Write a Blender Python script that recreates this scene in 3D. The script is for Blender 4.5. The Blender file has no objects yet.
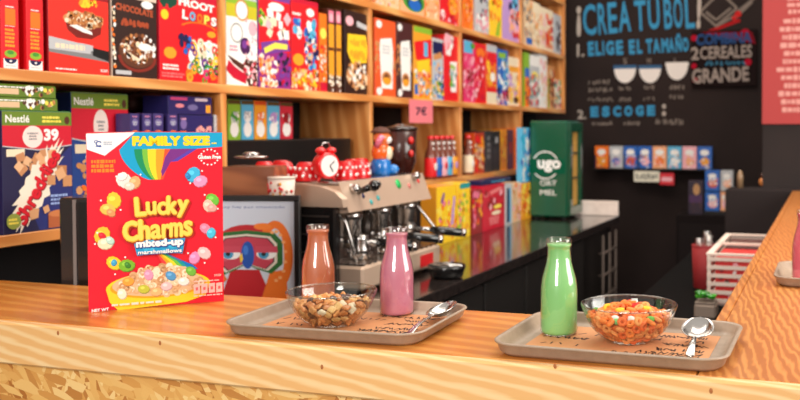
import bpy, math, random
from mathutils import Vector, Matrix
from mathutils.geometry import tessellate_polygon
PI = math.pi
R = math.radians
rnd = random.Random(7)
scn = bpy.context.scene
COL = scn.collection

# ------------------------------------------------------------------ camera model (metres, z up, camera above the origin)
CAMZ, BAR, CT = 1.435, 1.10, 0.935
F_PX, PX, PITCH, TILT, HEAD = 900.0, 551.5, .0788, .03, .2994

def at(px, py, z=None, X=None, Y=None):
    """a point of the photograph on a real plane of the room"""
    r = (px-PX)/F_PX
    dn = (py-200+(PITCH-TILT)*F_PX)/F_PX
    d = math.cos(TILT)-dn*math.sin(TILT)
    zz = -math.sin(TILT)-dn*math.cos(TILT)
    v = Vector((r*math.cos(HEAD)-d*math.sin(HEAD), r*math.sin(HEAD)+d*math.cos(HEAD), zz))
    if z is not None: t = (z-CAMZ)/v.z
    elif X is not None: t = X/v.x
    else: t = Y/v.y
    return v*t+Vector((0, 0, CAMZ))

# ------------------------------------------------------------------ colours and materials
def S(c):
    if isinstance(c, str): c = PAL[c]
    o = []
    for k in c[:3]:
        k /= 255.0
        o.append(k/12.92 if k <= .04045 else ((k+.055)/1.055)**2.4)
    return (*o, 1.0)
PAL = dict(white=(245,242,238), cream=(240,222,190), red=(226,24,34), dred=(150,14,26), crim=(200,16,50), pink=(236,120,150), hot=(226,50,110),
    lpink=(246,180,190), orange=(245,118,26), dor=(215,80,20), amber=(240,160,40), yellow=(250,205,40), lemon=(250,226,90), green=(70,150,50), lime=(140,185,50),
    dgreen=(10,70,50), teal=(40,150,150), sky=(90,180,220), blue=(30,100,190), navy=(24,26,76), indigo=(44,34,96), purple=(120,60,150), lilac=(190,150,210),
    brown=(84,40,24), dbrown=(48,24,18), tan=(206,140,84), beige=(224,190,150), grey=(130,130,132), lgrey=(190,192,196), dgrey=(50,50,54), black=(14,13,14),
    cyan=(0,165,205), peach=(248,176,130))

def mat(name, color=None, rough=.5, metal=0, attr=False, coat=0, spec=.5, **kw):
    m = bpy.data.materials.new(name); m.use_nodes = True
    b = m.node_tree.nodes['Principled BSDF']
    if color is not None: b.inputs['Base Color'].default_value = S(color)
    b.inputs['Roughness'].default_value = rough; b.inputs['Metallic'].default_value = metal
    b.inputs['Coat Weight'].default_value = coat; b.inputs['Coat Roughness'].default_value = .1
    b.inputs['Specular IOR Level'].default_value = spec
    if attr:
        a = m.node_tree.nodes.new('ShaderNodeAttribute'); a.attribute_name = 'Col'
        m.node_tree.links.new(a.outputs['Color'], b.inputs['Base Color'])
    return m

def ramp(nt, stops):
    n = nt.nodes.new('ShaderNodeValToRGB'); e = n.color_ramp.elements
    e[0].position, e[0].color = stops[0][0], S(stops[0][1]); e[1].position, e[1].color = stops[-1][0], S(stops[-1][1])
    for p, c in stops[1:-1]:
        k = e.new(p); k.color = S(c)
    return n

def wood(name, axis, light, mid, dark, rough=.3, coat=.3, scale=1.0, bands=9.0, dist=5.0):
    m = mat(name, rough=rough, coat=coat); nt = m.node_tree; L = nt.links.new; b = nt.nodes['Principled BSDF']
    tc = nt.nodes.new('ShaderNodeTexCoord'); mp = nt.nodes.new('ShaderNodeMapping'); L(tc.outputs['Object'], mp.inputs['Vector'])
    sc = [1.0*scale]*3; sc['XYZ'.index(axis)] = .16*scale
    mp.inputs['Scale'].default_value = sc
    wv = nt.nodes.new('ShaderNodeTexWave'); wv.wave_type = 'BANDS'; wv.bands_direction = 'DIAGONAL'
    wv.inputs['Scale'].default_value = bands; wv.inputs['Distortion'].default_value = dist; wv.inputs['Detail'].default_value = 3
    wv.inputs['Detail Scale'].default_value = .9; wv.inputs['Detail Roughness'].default_value = .55
    L(mp.outputs[0], wv.inputs['Vector'])
    mp2 = nt.nodes.new('ShaderNodeMapping'); L(tc.outputs['Object'], mp2.inputs['Vector'])
    s2 = [120*scale]*3; s2['XYZ'.index(axis)] = 3*scale; mp2.inputs['Scale'].default_value = s2
    ns = nt.nodes.new('ShaderNodeTexNoise'); ns.inputs['Scale'].default_value = 1; ns.inputs['Detail'].default_value = 4; L(mp2.outputs[0], ns.inputs['Vector'])
    mp3 = nt.nodes.new('ShaderNodeMapping'); L(tc.outputs['Object'], mp3.inputs['Vector']); s3 = [7*scale]*3; s3['XYZ'.index(axis)] = 1.2*scale; mp3.inputs['Scale'].default_value = s3
    n3 = nt.nodes.new('ShaderNodeTexNoise'); n3.inputs['Scale'].default_value = 1; L(mp3.outputs[0], n3.inputs['Vector'])
    a1 = nt.nodes.new('ShaderNodeMath'); a1.operation = 'MULTIPLY_ADD'; L(ns.outputs['Fac'], a1.inputs[0]); a1.inputs[1].default_value = .35; L(wv.outputs['Fac'], a1.inputs[2])
    a2 = nt.nodes.new('ShaderNodeMath'); a2.operation = 'MULTIPLY_ADD'; L(n3.outputs['Fac'], a2.inputs[0]); a2.inputs[1].default_value = .6; L(a1.outputs[0], a2.inputs[2])
    a3 = nt.nodes.new('ShaderNodeMath'); a3.operation = 'MULTIPLY'; L(a2.outputs[0], a3.inputs[0]); a3.inputs[1].default_value = .8
    r = ramp(nt, [(.1, light), (.5, mid), (.95, dark)]); L(a3.outputs[0], r.inputs[0]); L(r.outputs[0], b.inputs['Base Color'])
    bp = nt.nodes.new('ShaderNodeBump'); bp.inputs['Strength'].default_value = .05; bp.inputs['Distance'].default_value = .002; L(ns.outputs['Fac'], bp.inputs['Height']); L(bp.outputs[0], b.inputs['Normal'])
    return m

def osb(name):
    m = mat(name, rough=.6); nt = m.node_tree; L = nt.links.new; b = nt.nodes['Principled BSDF']
    tc = nt.nodes.new('ShaderNodeTexCoord'); prev = None; hh = None
    for i, (rot, sd) in enumerate([(.2, 1), (1.25, 7), (2.2, 13), (2.9, 19)]):
        mp = nt.nodes.new('ShaderNodeMapping'); L(tc.outputs['Object'], mp.inputs['Vector'])
        mp.inputs['Rotation'].default_value = (0, rot, 0); mp.inputs['Location'].default_value = (sd, sd*.3, sd*.7)
        mp2 = nt.nodes.new('ShaderNodeMapping'); L(mp.outputs[0], mp2.inputs['Vector']); mp2.inputs['Scale'].default_value = (26, 14, 100)
        v = nt.nodes.new('ShaderNodeTexVoronoi'); v.inputs['Scale'].default_value = 1; L(mp2.outputs[0], v.inputs['Vector'])
        sp = nt.nodes.new('ShaderNodeSeparateColor'); L(v.outputs['Color'], sp.inputs[0])
        r = ramp(nt, [(.02, (176, 108, 44)), (.2, (216, 154, 78)), (.7, (234, 182, 104)), (.98, (246, 208, 140))]); L(sp.outputs[0], r.inputs[0])
        if prev is None: prev = r.outputs[0]; hh = sp.outputs[0]
        else:
            gt = nt.nodes.new('ShaderNodeMath'); gt.operation = 'GREATER_THAN'; gt.inputs[1].default_value = .55; L(sp.outputs[1], gt.inputs[0])
            mx = nt.nodes.new('ShaderNodeMixRGB'); L(gt.outputs[0], mx.inputs[0]); L(prev, mx.inputs[1]); L(r.outputs[0], mx.inputs[2]); prev = mx.outputs[0]
    L(prev, b.inputs['Base Color'])
    bp = nt.nodes.new('ShaderNodeBump'); bp.inputs['Strength'].default_value = .3; bp.inputs['Distance'].default_value = .002; L(prev, bp.inputs['Height']); L(bp.outputs[0], b.inputs['Normal'])
    return m

def noisy(name, c0, c1, scale=8, rough=.6, coat=0, metal=0, spec=.5):
    m = mat(name, rough=rough, coat=coat, metal=metal, spec=spec); nt = m.node_tree; L = nt.links.new
    tc = nt.nodes.new('ShaderNodeTexCoord'); n = nt.nodes.new('ShaderNodeTexNoise'); n.inputs['Scale'].default_value = scale; n.inputs['Detail'].default_value = 5
    L(tc.outputs['Object'], n.inputs['Vector']); r = ramp(nt, [(.3, c0), (.7, c1)]); L(n.outputs['Fac'], r.inputs[0]); L(r.outputs[0], nt.nodes['Principled BSDF'].inputs['Base Color'])
    return m

def thin_glass(name, tint=(255, 255, 255), base=.045, edge=.5, rough=.02):
    m = bpy.data.materials.new(name); m.use_nodes = True; nt = m.node_tree; nt.nodes.clear(); L = nt.links.new
    o = nt.nodes.new('ShaderNodeOutputMaterial'); mx = nt.nodes.new('ShaderNodeMixShader'); t = nt.nodes.new('ShaderNodeBsdfTransparent'); g = nt.nodes.new('ShaderNodeBsdfGlossy')
    t.inputs[0].default_value = S(tint); g.inputs['Roughness'].default_value = rough
    lw = nt.nodes.new('ShaderNodeLayerWeight'); lw.inputs[0].default_value = .5
    pw = nt.nodes.new('ShaderNodeMath'); pw.operation = 'POWER'; L(lw.outputs['Facing'], pw.inputs[0]); pw.inputs[1].default_value = 3.0
    ma = nt.nodes.new('ShaderNodeMath'); ma.operation = 'MULTIPLY_ADD'; L(pw.outputs[0], ma.inputs[0]); ma.inputs[1].default_value = edge; ma.inputs[2].default_value = base
    L(ma.outputs[0], mx.inputs[0]); L(t.outputs[0], mx.inputs[1]); L(g.outputs[0], mx.inputs[2]); L(mx.outputs[0], o.inputs[0])
    return m

M = dict(
    card=mat('printed_card', rough=.42, attr=True, coat=.15), matte=mat('coloured_matte', rough=.7, attr=True), gloss=mat('coloured_gloss', rough=.22, attr=True, coat=.5),
    chalk=mat('chalk_paint', rough=.9, attr=True, spec=.1), chrome=mat('chrome', (186, 181, 178), .2, 1), steel=mat('brushed_steel', (206, 178, 156), .38, .35),
    dark=mat('black_plastic', (20, 18, 18), .35), darkm=mat('dark_metal', (66, 62, 60), .35, .6), blackwall=noisy('black_wall_paint', (20, 17, 17), (27, 22, 22), 3, .75, spec=.2),
    endwall=noisy('chalkboard_paint', (38, 29, 28), (46, 35, 33), 2.5, .8, spec=.2), greywall=noisy('charcoal_wall_paint', (46, 40, 40), (54, 46, 45), 3, .8, spec=.2),
    floor=noisy('dark_floor', (40, 36, 34), (58, 50, 46), 4, .5), ctop=noisy('black_stone_top', (28, 23, 23), (48, 40, 38), 40, .12, .4), stone=noisy('pale_stone', (214, 196, 186), (238, 222, 212), 18, .3),
    bar=wood('oiled_pine_top', 'X', (226, 158, 80), (217, 143, 63), (202, 122, 48), .32, .25, 1.0, 14, 5), arm=wood('oiled_pine_arm', 'Y', (230, 164, 92), (214, 138, 66), (186, 110, 48), .34, .2, 1.0, 44, 8),
    edge=wood('pale_pine_edge', 'X', (250, 218, 168), (247, 206, 148), (237, 182, 116), .45, .1, 1.0, 34, 4.0), ply=wood('shelf_pine', 'Y', (240, 184, 118), (230, 164, 94), (208, 132, 66), .4, .2, 1.0, 8, 4),
    plyz=wood('upright_pine', 'Z', (238, 178, 110), (226, 156, 88), (204, 128, 64), .4, .2, 1.2, 9, 5), osb=osb('strand_board'),
    tray=noisy('taupe_tray_plastic', (158, 136, 116), (170, 148, 128), 60, .42), kraft=noisy('kraft_paper', (206, 142, 92), (220, 158, 108), 30, .75),
    glass=thin_glass('clear_glass', (252, 252, 250), .11, .55), bowlglass=thin_glass('bowl_glass', (247, 249, 247), .06, .75), brownglass=thin_glass('brown_glass', (120, 70, 50), .08, .5))

# ------------------------------------------------------------------ mesh collecting
class MB:
    def __init__(s): s.v, s.f, s.c, s.sm = [], [], [], []
    def add(s, vs, fs, col='white', M=None, smooth=False):
        o = len(s.v); c = S(col)
        s.v += [tuple(M @ Vector(p)) for p in vs] if M is not None else [tuple(p) for p in vs]
        for f in fs: s.f.append([i+o for i in f]); s.c.append(c); s.sm.append(smooth)
        return s
    def box(s, lo, hi, col='white', ch=.0, M=None):
        x0, y0, z0 = lo; x1, y1, z1 = hi
        if ch <= 0:
            vs = [(x, y, z) for z in (z0, z1) for y in (y0, y1) for x in (x0, x1)]
            return s.add(vs, [(0, 2, 3, 1), (4, 5, 7, 6), (0, 1, 5, 4), (2, 6, 7, 3), (0, 4, 6, 2), (1, 3, 7, 5)], col, M)
        c = min(ch, (x1-x0)*.49, (y1-y0)*.49, (z1-z0)*.49); vs, ix = [], {}
        for a in (0, 1):
            for b in (0, 1):
                for d in (0, 1):
                    P = ((x0, x1)[a], (y0, y1)[b], (z0, z1)[d]); sg = (1-2*a, 1-2*b, 1-2*d)
                    for k in range(3):
                        q = [P[j]+(sg[j]*c if j != k else 0) for j in range(3)]; ix[(a, b, d, k)] = len(vs); vs.append(q)
        fs = []
        for k in range(3):
            i, j = [(1, 2), (2, 0), (0, 1)][k]
            for e in (0, 1):
                l = []
                for (p, q) in ((0, 0), (1, 0), (1, 1), (0, 1)):
                    t = [0, 0, 0]; t[k] = e; t[i] = p; t[j] = q; l.append(ix[(*t, k)])
                fs.append(l if e else l[::-1])
            for p in (0, 1):
                for q in (0, 1):
                    t0 = [0, 0, 0]; t1 = [0, 0, 0]; t0[i] = t1[i] = p; t0[j] = t1[j] = q; t1[k] = 1
                    l = [ix[(*t0, i)], ix[(*t1, i)], ix[(*t1, j)], ix[(*t0, j)]]
                    fs.append(l)
        for a in (0, 1):
            for b in (0, 1):
                for d in (0, 1): fs.append([ix[(a, b, d, k)] for k in range(3)])
        ctr = Vector(((x0+x1)/2, (y0+y1)/2, (z0+z1)/2)); out = []
        for f in fs:
            p = [Vector(vs[i]) for i in f]; n = (p[1]-p[0]).cross(p[2]-p[0]); m = sum(p, Vector())/len(p)
            out.append(f if n.dot(m-ctr) >= 0 else f[::-1])
        return s.add(vs, out, col, M)
    def lathe(s, prof, col='white', n=32, M=None, cap=True):
        vs, fs = [], []
        for r, z in prof:
            for i in range(n): vs.append((r*math.cos(2*PI*i/n), r*math.sin(2*PI*i/n), z))
        for k in range(len(prof)-1):
            for i in range(n): j = (i+1) % n; fs.append((k*n+i, k*n+j, (k+1)*n+j, (k+1)*n+i))
        s.add(vs, fs, col, M, True)
        if cap:
            for k, fl in ((0, True), (len(prof)-1, False)):
                if prof[k][0] > 1e-5:
                    ring = list(range(k*n, k*n+n)); o = len(s.v)-len(vs)
                    s.f.append([i+o for i in (ring[::-1] if fl else ring)]); s.c.append(S(col)); s.sm.append(False)
        return s
    def tube(s, pts, r, col='white', n=10, M=None, cap=True):
        pts = [Vector(p) for p in pts]; rs = r if isinstance(r, (list, tuple)) else [r]*len(pts); vs, fs = [], []; up = Vector((.01, .02, 1))
        for i, p in enumerate(pts):
            t = (pts[min(i+1, len(pts)-1)]-pts[max(i-1, 0)]).normalized()
            if abs(t.dot(up.normalized())) > .98: up = Vector((1, .1, .05))
            a = t.cross(up).normalized(); b = t.cross(a); up = -b if False else up
            for k in range(n): q = 2*PI*k/n; vs.append(p+(a*math.cos(q)+b*math.sin(q))*rs[i])
        for i in range(len(pts)-1):
            for k in range(n): j = (k+1) % n; fs.append((i*n+k, (i+1)*n+k, (i+1)*n+j, i*n+j))
        if cap: fs += [tuple(range(n)), tuple(range((len(pts)-1)*n, len(pts)*n))[::-1]]
        return s.add(vs, fs, col, M, True)
    def ell(s, c, r, col='white', n=16, m=10, M=None):
        vs, fs = [], []
        for j in range(m+1):
            a = -PI/2+PI*j/m
            for i in range(n): q = 2*PI*i/n; vs.append((c[0]+r[0]*math.cos(a)*math.cos(q), c[1]+r[1]*math.cos(a)*math.sin(q), c[2]+r[2]*math.sin(a)))
        for j in range(m):
            for i in range(n): k = (i+1) % n; fs.append((j*n+i, j*n+k, (j+1)*n+k, (j+1)*n+i))
        return s.add(vs, fs, col, M, True)
    def torus(s, R_, r, col='white', n=18, m=9, M=None, sz=1):
        vs, fs = [], []
        for i in range(n):
            a = 2*PI*i/n
            for j in range(m): b = 2*PI*j/m; q = R_+r*math.cos(b); vs.append((q*math.cos(a), q*math.sin(a), r*sz*math.sin(b)))
        for i in range(n):
            for j in range(m): fs.append((i*m+j, ((i+1) % n)*m+j, ((i+1) % n)*m+(j+1) % m, i*m+(j+1) % m))
        return s.add(vs, fs, col, M, True)
    def prism(s, poly, z0, z1, col='white', M=None, smooth=False):
        n = len(poly); vs = [(x, y, z0) for x, y in poly]+[(x, y, z1) for x, y in poly]
        fs = [tuple(range(n))[::-1], tuple(range(n, 2*n))]+[(i, (i+1) % n, n+(i+1) % n, n+i) for i in range(n)]
        return s.add(vs, fs, col, M, smooth)
    def build(s, name, mat, parent=None, loc=None, rz=0):
        me = bpy.data.meshes.new(name); me.from_pydata(s.v, [], s.f); me.update()
        a = me.color_attributes.new('Col', 'FLOAT_COLOR', 'CORNER'); buf = []
        for p, c in zip(me.polygons, s.c): buf += list(c)*p.loop_total
        a.data.foreach_set('color', buf); me.polygons.foreach_set('use_smooth', s.sm); me.materials.append(mat)
        o = bpy.data.objects.new(name, me); COL.objects.link(o)
        if parent is not None: o.parent = parent
        if loc is not None: o.location = loc
        o.rotation_euler.z = rz
        return o

def tag(o, label=None, cat=None, group=None, kind=None):
    if label: o['label'] = label
    if cat: o['category'] = cat
    if group: o['group'] = group
    if kind: o['kind'] = kind
    return o

def empty(name, label, cat, loc=(0, 0, 0), rz=0, group=None):
    o = bpy.data.objects.new(name, None); COL.objects.link(o); o.location = loc; o.rotation_euler.z = rz; o.empty_display_size = .02
    return tag(o, label, cat, group)

def dup(o, loc, rz, label, group):
    c = o.copy(); COL.objects.link(c); c.location = loc; c.rotation_euler.z = rz
    tag(c, label, None, group)
    for ch in list(o.children):
        d = ch.copy(); COL.objects.link(d); d.parent = c
        for g in list(ch.children):
            e = g.copy(); COL.objects.link(e); e.parent = d
    return c

# ------------------------------------------------------------------ flat printed artwork (real thin geometry in the print's own plane)
_txt = {}
def text_geo(s, bold=0.0):
    k = (s, bold)
    if k not in _txt:
        cu = bpy.data.curves.new('lettering', 'FONT'); cu.body = s; cu.fill_mode = 'FRONT'; cu.offset = bold; cu.resolution_u = 3
        ob = bpy.data.objects.new('lettering', cu); me = bpy.data.meshes.new_from_object(ob)
        vs = [(v.co.x, v.co.y) for v in me.vertices]; fs = [tuple(p.vertices) for p in me.polygons]
        bpy.data.objects.remove(ob); bpy.data.curves.remove(cu); bpy.data.meshes.remove(me)
        x0, x1 = min(v[0] for v in vs), max(v[0] for v in vs); y0, y1 = min(v[1] for v in vs), max(v[1] for v in vs)
        _txt[k] = ([((x-x0)/(x1-x0)-.5, (y-y0)/(y1-y0)-.5) for x, y in vs], fs)
    return _txt[k]

class Art:
    """u to the right, v up, both 0..1 over a w x h panel; every mark lies a hair in front of the one before it"""
    def __init__(s, w, h, eps=.00003, y=0.0):
        s.w, s.h, s.eps, s.y, s.k, s.mb, s.sub = w, h, eps, y, 1, MB(), None
    def _put(s, pts, fs, c):
        if s.sub is not None: k = s.k+(s.sub % 8); s.sub += 1
        else: k = s.k; s.k += 1
        y = s.y-s.eps*k
        vs = [((u-.5)*s.w, y, v*s.h) for u, v in pts]; out = []
        for f in fs:
            a, b, d = [pts[i] for i in f[:3]]
            cr = (b[0]-a[0])*(d[1]-a[1])-(b[1]-a[1])*(d[0]-a[0]); out.append(f if cr > 0 else tuple(f)[::-1])
        s.mb.add(vs, out, c); return s
    def r(s, c, u0, v0, u1, v1): return s._put([(u0, v0), (u1, v0), (u1, v1), (u0, v1)], [(0, 1, 2, 3)], c)
    def p(s, c, pts):
        t = tessellate_polygon([[Vector((*q, 0)) for q in pts]]); return s._put(list(pts), [tuple(f) for f in t], c)
    def e(s, c, u, v, ru, rv=None, n=20, a0=0, rot=0):
        rv = ru*s.w/s.h if rv is None else rv; pts = []
        for i in range(n):
            q = 2*PI*i/n+a0; x, y = ru*s.w*math.cos(q), rv*s.h*math.sin(q)
            pts.append((u+(x*math.cos(rot)-y*math.sin(rot))/s.w, v+(x*math.sin(rot)+y*math.cos(rot))/s.h))
        return s._put(pts, [tuple(range(n))], c)
    def half(s, c, u, v, ru, rv, n=12): return s._put([(u+ru*math.cos(PI+PI*i/n), v+rv*math.sin(PI+PI*i/n)) for i in range(n+1)], [tuple(range(n+1))], c)
    def ring(s, c, u, v, ro, ri, n=20, rv=None, a0=0, a1=2*PI, rvi=None):
        k = s.w/s.h; rv = ro*k if rv is None else rv; rvi = rv*ri/ro if rvi is None else rvi; pts = []
        for i in range(n+1):
            q = a0+(a1-a0)*i/n; pts += [(u+ro*math.cos(q), v+rv*math.sin(q)), (u+ri*math.cos(q), v+rvi*math.sin(q))]
        return s._put(pts, [(2*i, 2*i+2, 2*i+3, 2*i+1) for i in range(n)], c)
    def t(s, txt, c, u, v, w, h, rot=0, bold=.02, arch=0, hv=0):
        vs, fs = text_geo(txt, bold); pts = []
        if hv:
            k = hv*h*s.h
            for q in range(1, 9): s._t(vs, fs, c, u+k*math.cos(q*PI/4)/s.w, v+k*math.sin(q*PI/4)/s.h, w, h, rot, arch)
        return s._t(vs, fs, c, u, v, w, h, rot, arch)
    def _t(s, vs, fs, c, u, v, w, h, rot, arch):
        pts = []
        for x, y in vs:
            X, Y = x*w*s.w, (y*h+arch*(.25-x*x)*4)*s.h
            pts.append((u+(X*math.cos(rot)-Y*math.sin(rot))/s.w, v+(X*math.sin(rot)+Y*math.cos(rot))/s.h))
        return s._put(pts, fs, c)
    def line(s, c, a, b, th):
        (x0, y0), (x1, y1) = (a[0]*s.w, a[1]*s.h), (b[0]*s.w, b[1]*s.h); l = math.hypot(x1-x0, y1-y0) or 1; nx, ny = -(y1-y0)/l*th*s.w/2, (x1-x0)/l*th*s.w/2
        return s._put([((x0+nx)/s.w, (y0+ny)/s.h), ((x0-nx)/s.w, (y0-ny)/s.h), ((x1-nx)/s.w, (y1-ny)/s.h), ((x1+nx)/s.w, (y1+ny)/s.h)], [(0, 1, 2, 3)], c)
    def sc(s, cs, u0, v0, u1, v1, n, size, kind='blob', seed=1, oval=False):
        g = random.Random(seed); s.sub = 0
        if kind == 'blob' and n > 4: n, size = int(n*2.3), size*.64
        for _ in range(n):
            while True:
                a, b = g.random(), g.random()
                if not oval or (a-.5)**2+(b-.5)**2 <= .25: break
            u, v, c, z = u0+(u1-u0)*a, v0+(v1-v0)*b, g.choice(cs), size*g.uniform(.7, 1.2)
            if kind == 'ring': s.ring(c, u, v, z, z*.42, 10)
            elif kind == 'sq':
                q = g.random()*PI; s.e(c, u, v, z, None, 4, q)
            else: s.e(c, u, v, z, z*s.w/s.h*g.uniform(.6, 1), 9, 0, g.random()*3)
        s.sub = None; s.k += 8
        return s
    def st(s, c, u0, v0, u1, v1, rows, seed=3, centre=False, fill=.62):
        """rows of small print too small to read: short strokes in word-like runs"""
        g = random.Random(seed); hr = (v1-v0)/rows
        for k in range(rows):
            y = v1-hr*(k+.5); a = u0+(g.uniform(0, .22)*(u1-u0) if centre else 0); e = u1-(a-u0) if centre else u1-(u1-u0)*g.uniform(0, .15)
            pts, fs = [], []
            while a < e-.005:
                l = min(g.uniform(.06, .2)*(u1-u0), e-a); o = len(pts); q = hr*fill/2*g.uniform(.8, 1.1)
                pts += [(a, y-q), (a+l, y-q), (a+l, y+q), (a, y+q)]; fs.append((o, o+1, o+2, o+3)); a += l+.03*(u1-u0)
            if pts: s._put(pts, fs, c)
        return s
    def splash(s, c, u, v, ra, rb, rot, n=44, jag=.2, seed=2):
        g = random.Random(seed); pts = []
        for i in range(n):
            q = 2*PI*i/n; k = 1+(jag if i % 2 else -jag*.5)*g.uniform(.3, 1.2); x, y = ra*k*math.cos(q)*s.w, rb*k*math.sin(q)*s.w
            pts.append((u+(x*math.cos(rot)-y*math.sin(rot))/s.w, v+(x*math.sin(rot)+y*math.cos(rot))/s.h))
        return s.p(c, pts)
    def scribble(s, c, u0, v0, u1, v1, n, th, seed=1):
        """hand-lettered row: tall thin strokes leaning both ways"""
        g = random.Random(seed)
        for i in range(n):
            u = u0+(u1-u0)*(i+.5)/n; w = (u1-u0)/n
            for _ in range(2): s.line(c, (u+g.uniform(-.45, .45)*w, v0+(v1-v0)*g.uniform(0, .35)), (u+g.uniform(-.45, .45)*w, v0+(v1-v0)*g.uniform(.6, 1)), th)
        return s

# ------------------------------------------------------------------ room shell
YE, XB, XF, YW = 6.5, -2.13, -1.798, 5.32
def slab(name, lo, hi, m, kind='structure', parent=None, ch=0):
    o = MB().box(lo, hi, ch=ch).build(name, m, parent)
    if parent is None: o['kind'] = kind
    return o
slab('floor', (-2.6, -.6, -.05), (2.0, 6.7, 0), M['floor'])
slab('wall_left', (XB-.1, .3, 0), (XB, YE, 3.1), M['blackwall'])
slab('wall_back', (XB-.1, YE, 0), (2.0, YE+.1, 3.1), M['endwall'])
slab('wall_right', (-.368, YW, 0), (2.0, YW+.1, 3.1), M['greywall'])

# ------------------------------------------------------------------ shelving on the left wall
zB, zA, zU, zV, TH = 1.192, 1.574, 1.956, 2.338, .028
Y0, BAY = 2.376, .943
sh = empty('wall_shelving', 'pine shelving of open bays along the black wall, full of cereal boxes', 'shelves', (XF, Y0, zB))
def spart(name, lo, hi, m):
    o = MB().box(lo, hi, ch=.002).build(name, m, sh); o.matrix_parent_inverse = Matrix.Translation((-XF, -Y0, -zB)); return o
YL, YR = Y0-BAY, Y0+4*BAY
for z, y1 in ((zA, YR), (zU, YR), (zV, YR), (zB, Y0+3*BAY)): spart('shelf_board', (XB+.001, YL-.5, z-TH), (XF, y1+.014, z), M['ply'])
for i in range(-1, 5):
    zlo = {4: zA-TH, 3: zB-TH}.get(i, CT)
    zs = [zlo]+[z for z in (zB, zA, zU, zV) if z > zlo+.01]+[2.75]
    for a, b in zip(zs[:-1], zs[1:]):
        spart('upright_panel', (XB+.002, Y0+i*BAY-.014, a+(.0005)), (XF-.001, Y0+i*BAY+.014, b-(TH if b < 2.7 else 0)-.0005), M['plyz'])

# ------------------------------------------------------------------ back counter
bc = empty('back_counter', 'black topped back counter running under the shelves to the end wall', 'counter', (-1.154, 4, 0))
def part(name, mb, m, parent, label=None):
    o = mb.build(name, m, parent); o.matrix_parent_inverse = parent_inv(parent)
    if label: o['label'] = label
    return o
def parent_inv(p): return (Matrix.Translation(p.location) @ Matrix.Rotation(p.rotation_euler.z, 4, 'Z')).inverted()
YC0, YC1 = 1.60, 5.06
part('worktop', MB().box((XB+.001, YC0, CT-.04), (-1.154, YC1, CT), ch=.003), M['ctop'], bc)
part('base_cabinet', MB().box((XB+.001, YC0, .08), (-1.20, YC1-.02, CT-.041)), M['dark'], bc)
part('plinth', MB().box((XB+.001, YC0, .0), (-1.25, YC1-.02, .079)), M['dark'], bc)
for k in range(6):
    a = YC0+.04+k*.46
    if k < 6:
        d = part('cabinet_door', MB().box((-1.199, a, .12), (-1.182, a+.44, CT-.06), ch=.004), M['darkm'], bc)
        h = MB().tube([(-1.165, a+.41, .45), (-1.165, a+.41, .80)], .007, 'lgrey').build('door_handle', M['chrome'], d); h.matrix_parent_inverse = parent_inv(bc)
part('end_upstand', MB().box((-1.62, YC1-.02, CT+.0005), (-1.156, YC1, CT+.085), ch=.003), M['stone'], bc, 'pale stone upstand')
rk = empty('bottle_rack', 'dim wire rack of pale tiers beyond the dark cupboard doors, at the counter end', 'rack', (-1.19, 4.8, 0))
for k in range(6):
    z = .16+k*.12
    m = MB()
    for y in (4.72, 5.02): m.tube([(-1.19, y, z), (-1.165, y, z)], .004, (96, 82, 74))
    m.tube([(-1.165, 4.72, z), (-1.165, 5.02, z)], .006, (96, 82, 74)); part('tier_rail', m, M['matte'], rk)
for y in (4.72, 4.87, 5.02): part('rack_post', MB().tube([(-1.165, y, 0), (-1.165, y, .86)], .006, (96, 82, 74)), M['matte'], rk)

# ------------------------------------------------------------------ bar counter in front
ba = empty('bar_counter', 'golden pine bar with a pale front board and strand board below', 'bar', (-.8, 1.37, 0))
YF_, YB_, XA = 1.2005, 1.538, -.189
def bpart(name, lo, hi, m, ch=.002, label=None): return part(name, MB().box(lo, hi, ch=ch), m, ba, label)
bpart('worktop', (-1.79, YF_+.022, BAR-.045), (-.171, YB_, BAR), M['bar'])
bpart('return_worktop', (XA+.019, YF_+.022, BAR-.045), (.46, 5.05, BAR), M['arm'])
part('return_edge', MB().box((XA, YB_+.0005, BAR-.045), (XA+.0185, 5.05, BAR), ch=.002), M['arm'], ba)
bpart('front_board', (-1.79, YF_, BAR-.072), (.46, YF_+.0215, BAR), M['edge'], .003, 'pale pine front board with knots')
bpart('base_panel', (-1.79, YF_+.012, .0), (.46, YF_+.03, BAR-.073), M['osb'], 0, 'strand board base panel')
bpart('rear_panel', (-1.79, YB_-.05, .0), (-.2, YB_-.03, BAR-.046), M['dark'], 0)
bpart('return_panel', (XA+.02, YB_-.02, .0), (XA+.04, 5.05, BAR-.046), M['dark'], 0)
knots = MB()
for px, py in ((58, 333), (322, 367), (711, 391), (555, 366), (160, 343)):
    q = at(px, py, Y=YF_); knots.lathe([(.0026, 0), (.0022, .0003), (.0001, .0004)], (176, 106, 56), 10, Matrix.Translation((q.x, YF_, q.z)) @ Matrix.Rotation(PI/2, 4, 'X') @ Matrix.Diagonal((1, 1.5, 1, 1)), False)
part('knot', knots, M['matte'], ba)

# ------------------------------------------------------------------ cereal boxes on the shelves
def carton(name, label, w, h, d, side, art, loc, rz, group=None, cat='cereal box', eps=.00003, top=None, vis=1.0):
    mb = MB(); mb.box((-w/2, -d/2, 0), (w/2, d/2, h), side, ch=.0012)
    o = mb.build(name, M['card'], None, loc, rz); tag(o, label, cat, group)
    a = Art(w-.002, (h-.002)*vis, eps, -d/2-.00002)
    if vis < 1: a.r(side, 0, 1, 1, 1/vis)
    art(a)
    f = a.mb.build('front_panel', M['card'], o, (0, 0, .001))
    t = MB().box((-w/2+.002, -d/2+.002, h), (w/2-.002, d/2-.002, h+.0012), top or side, ch=.0004); t.build('top_flap', M['card'], o)
    return o

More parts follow.
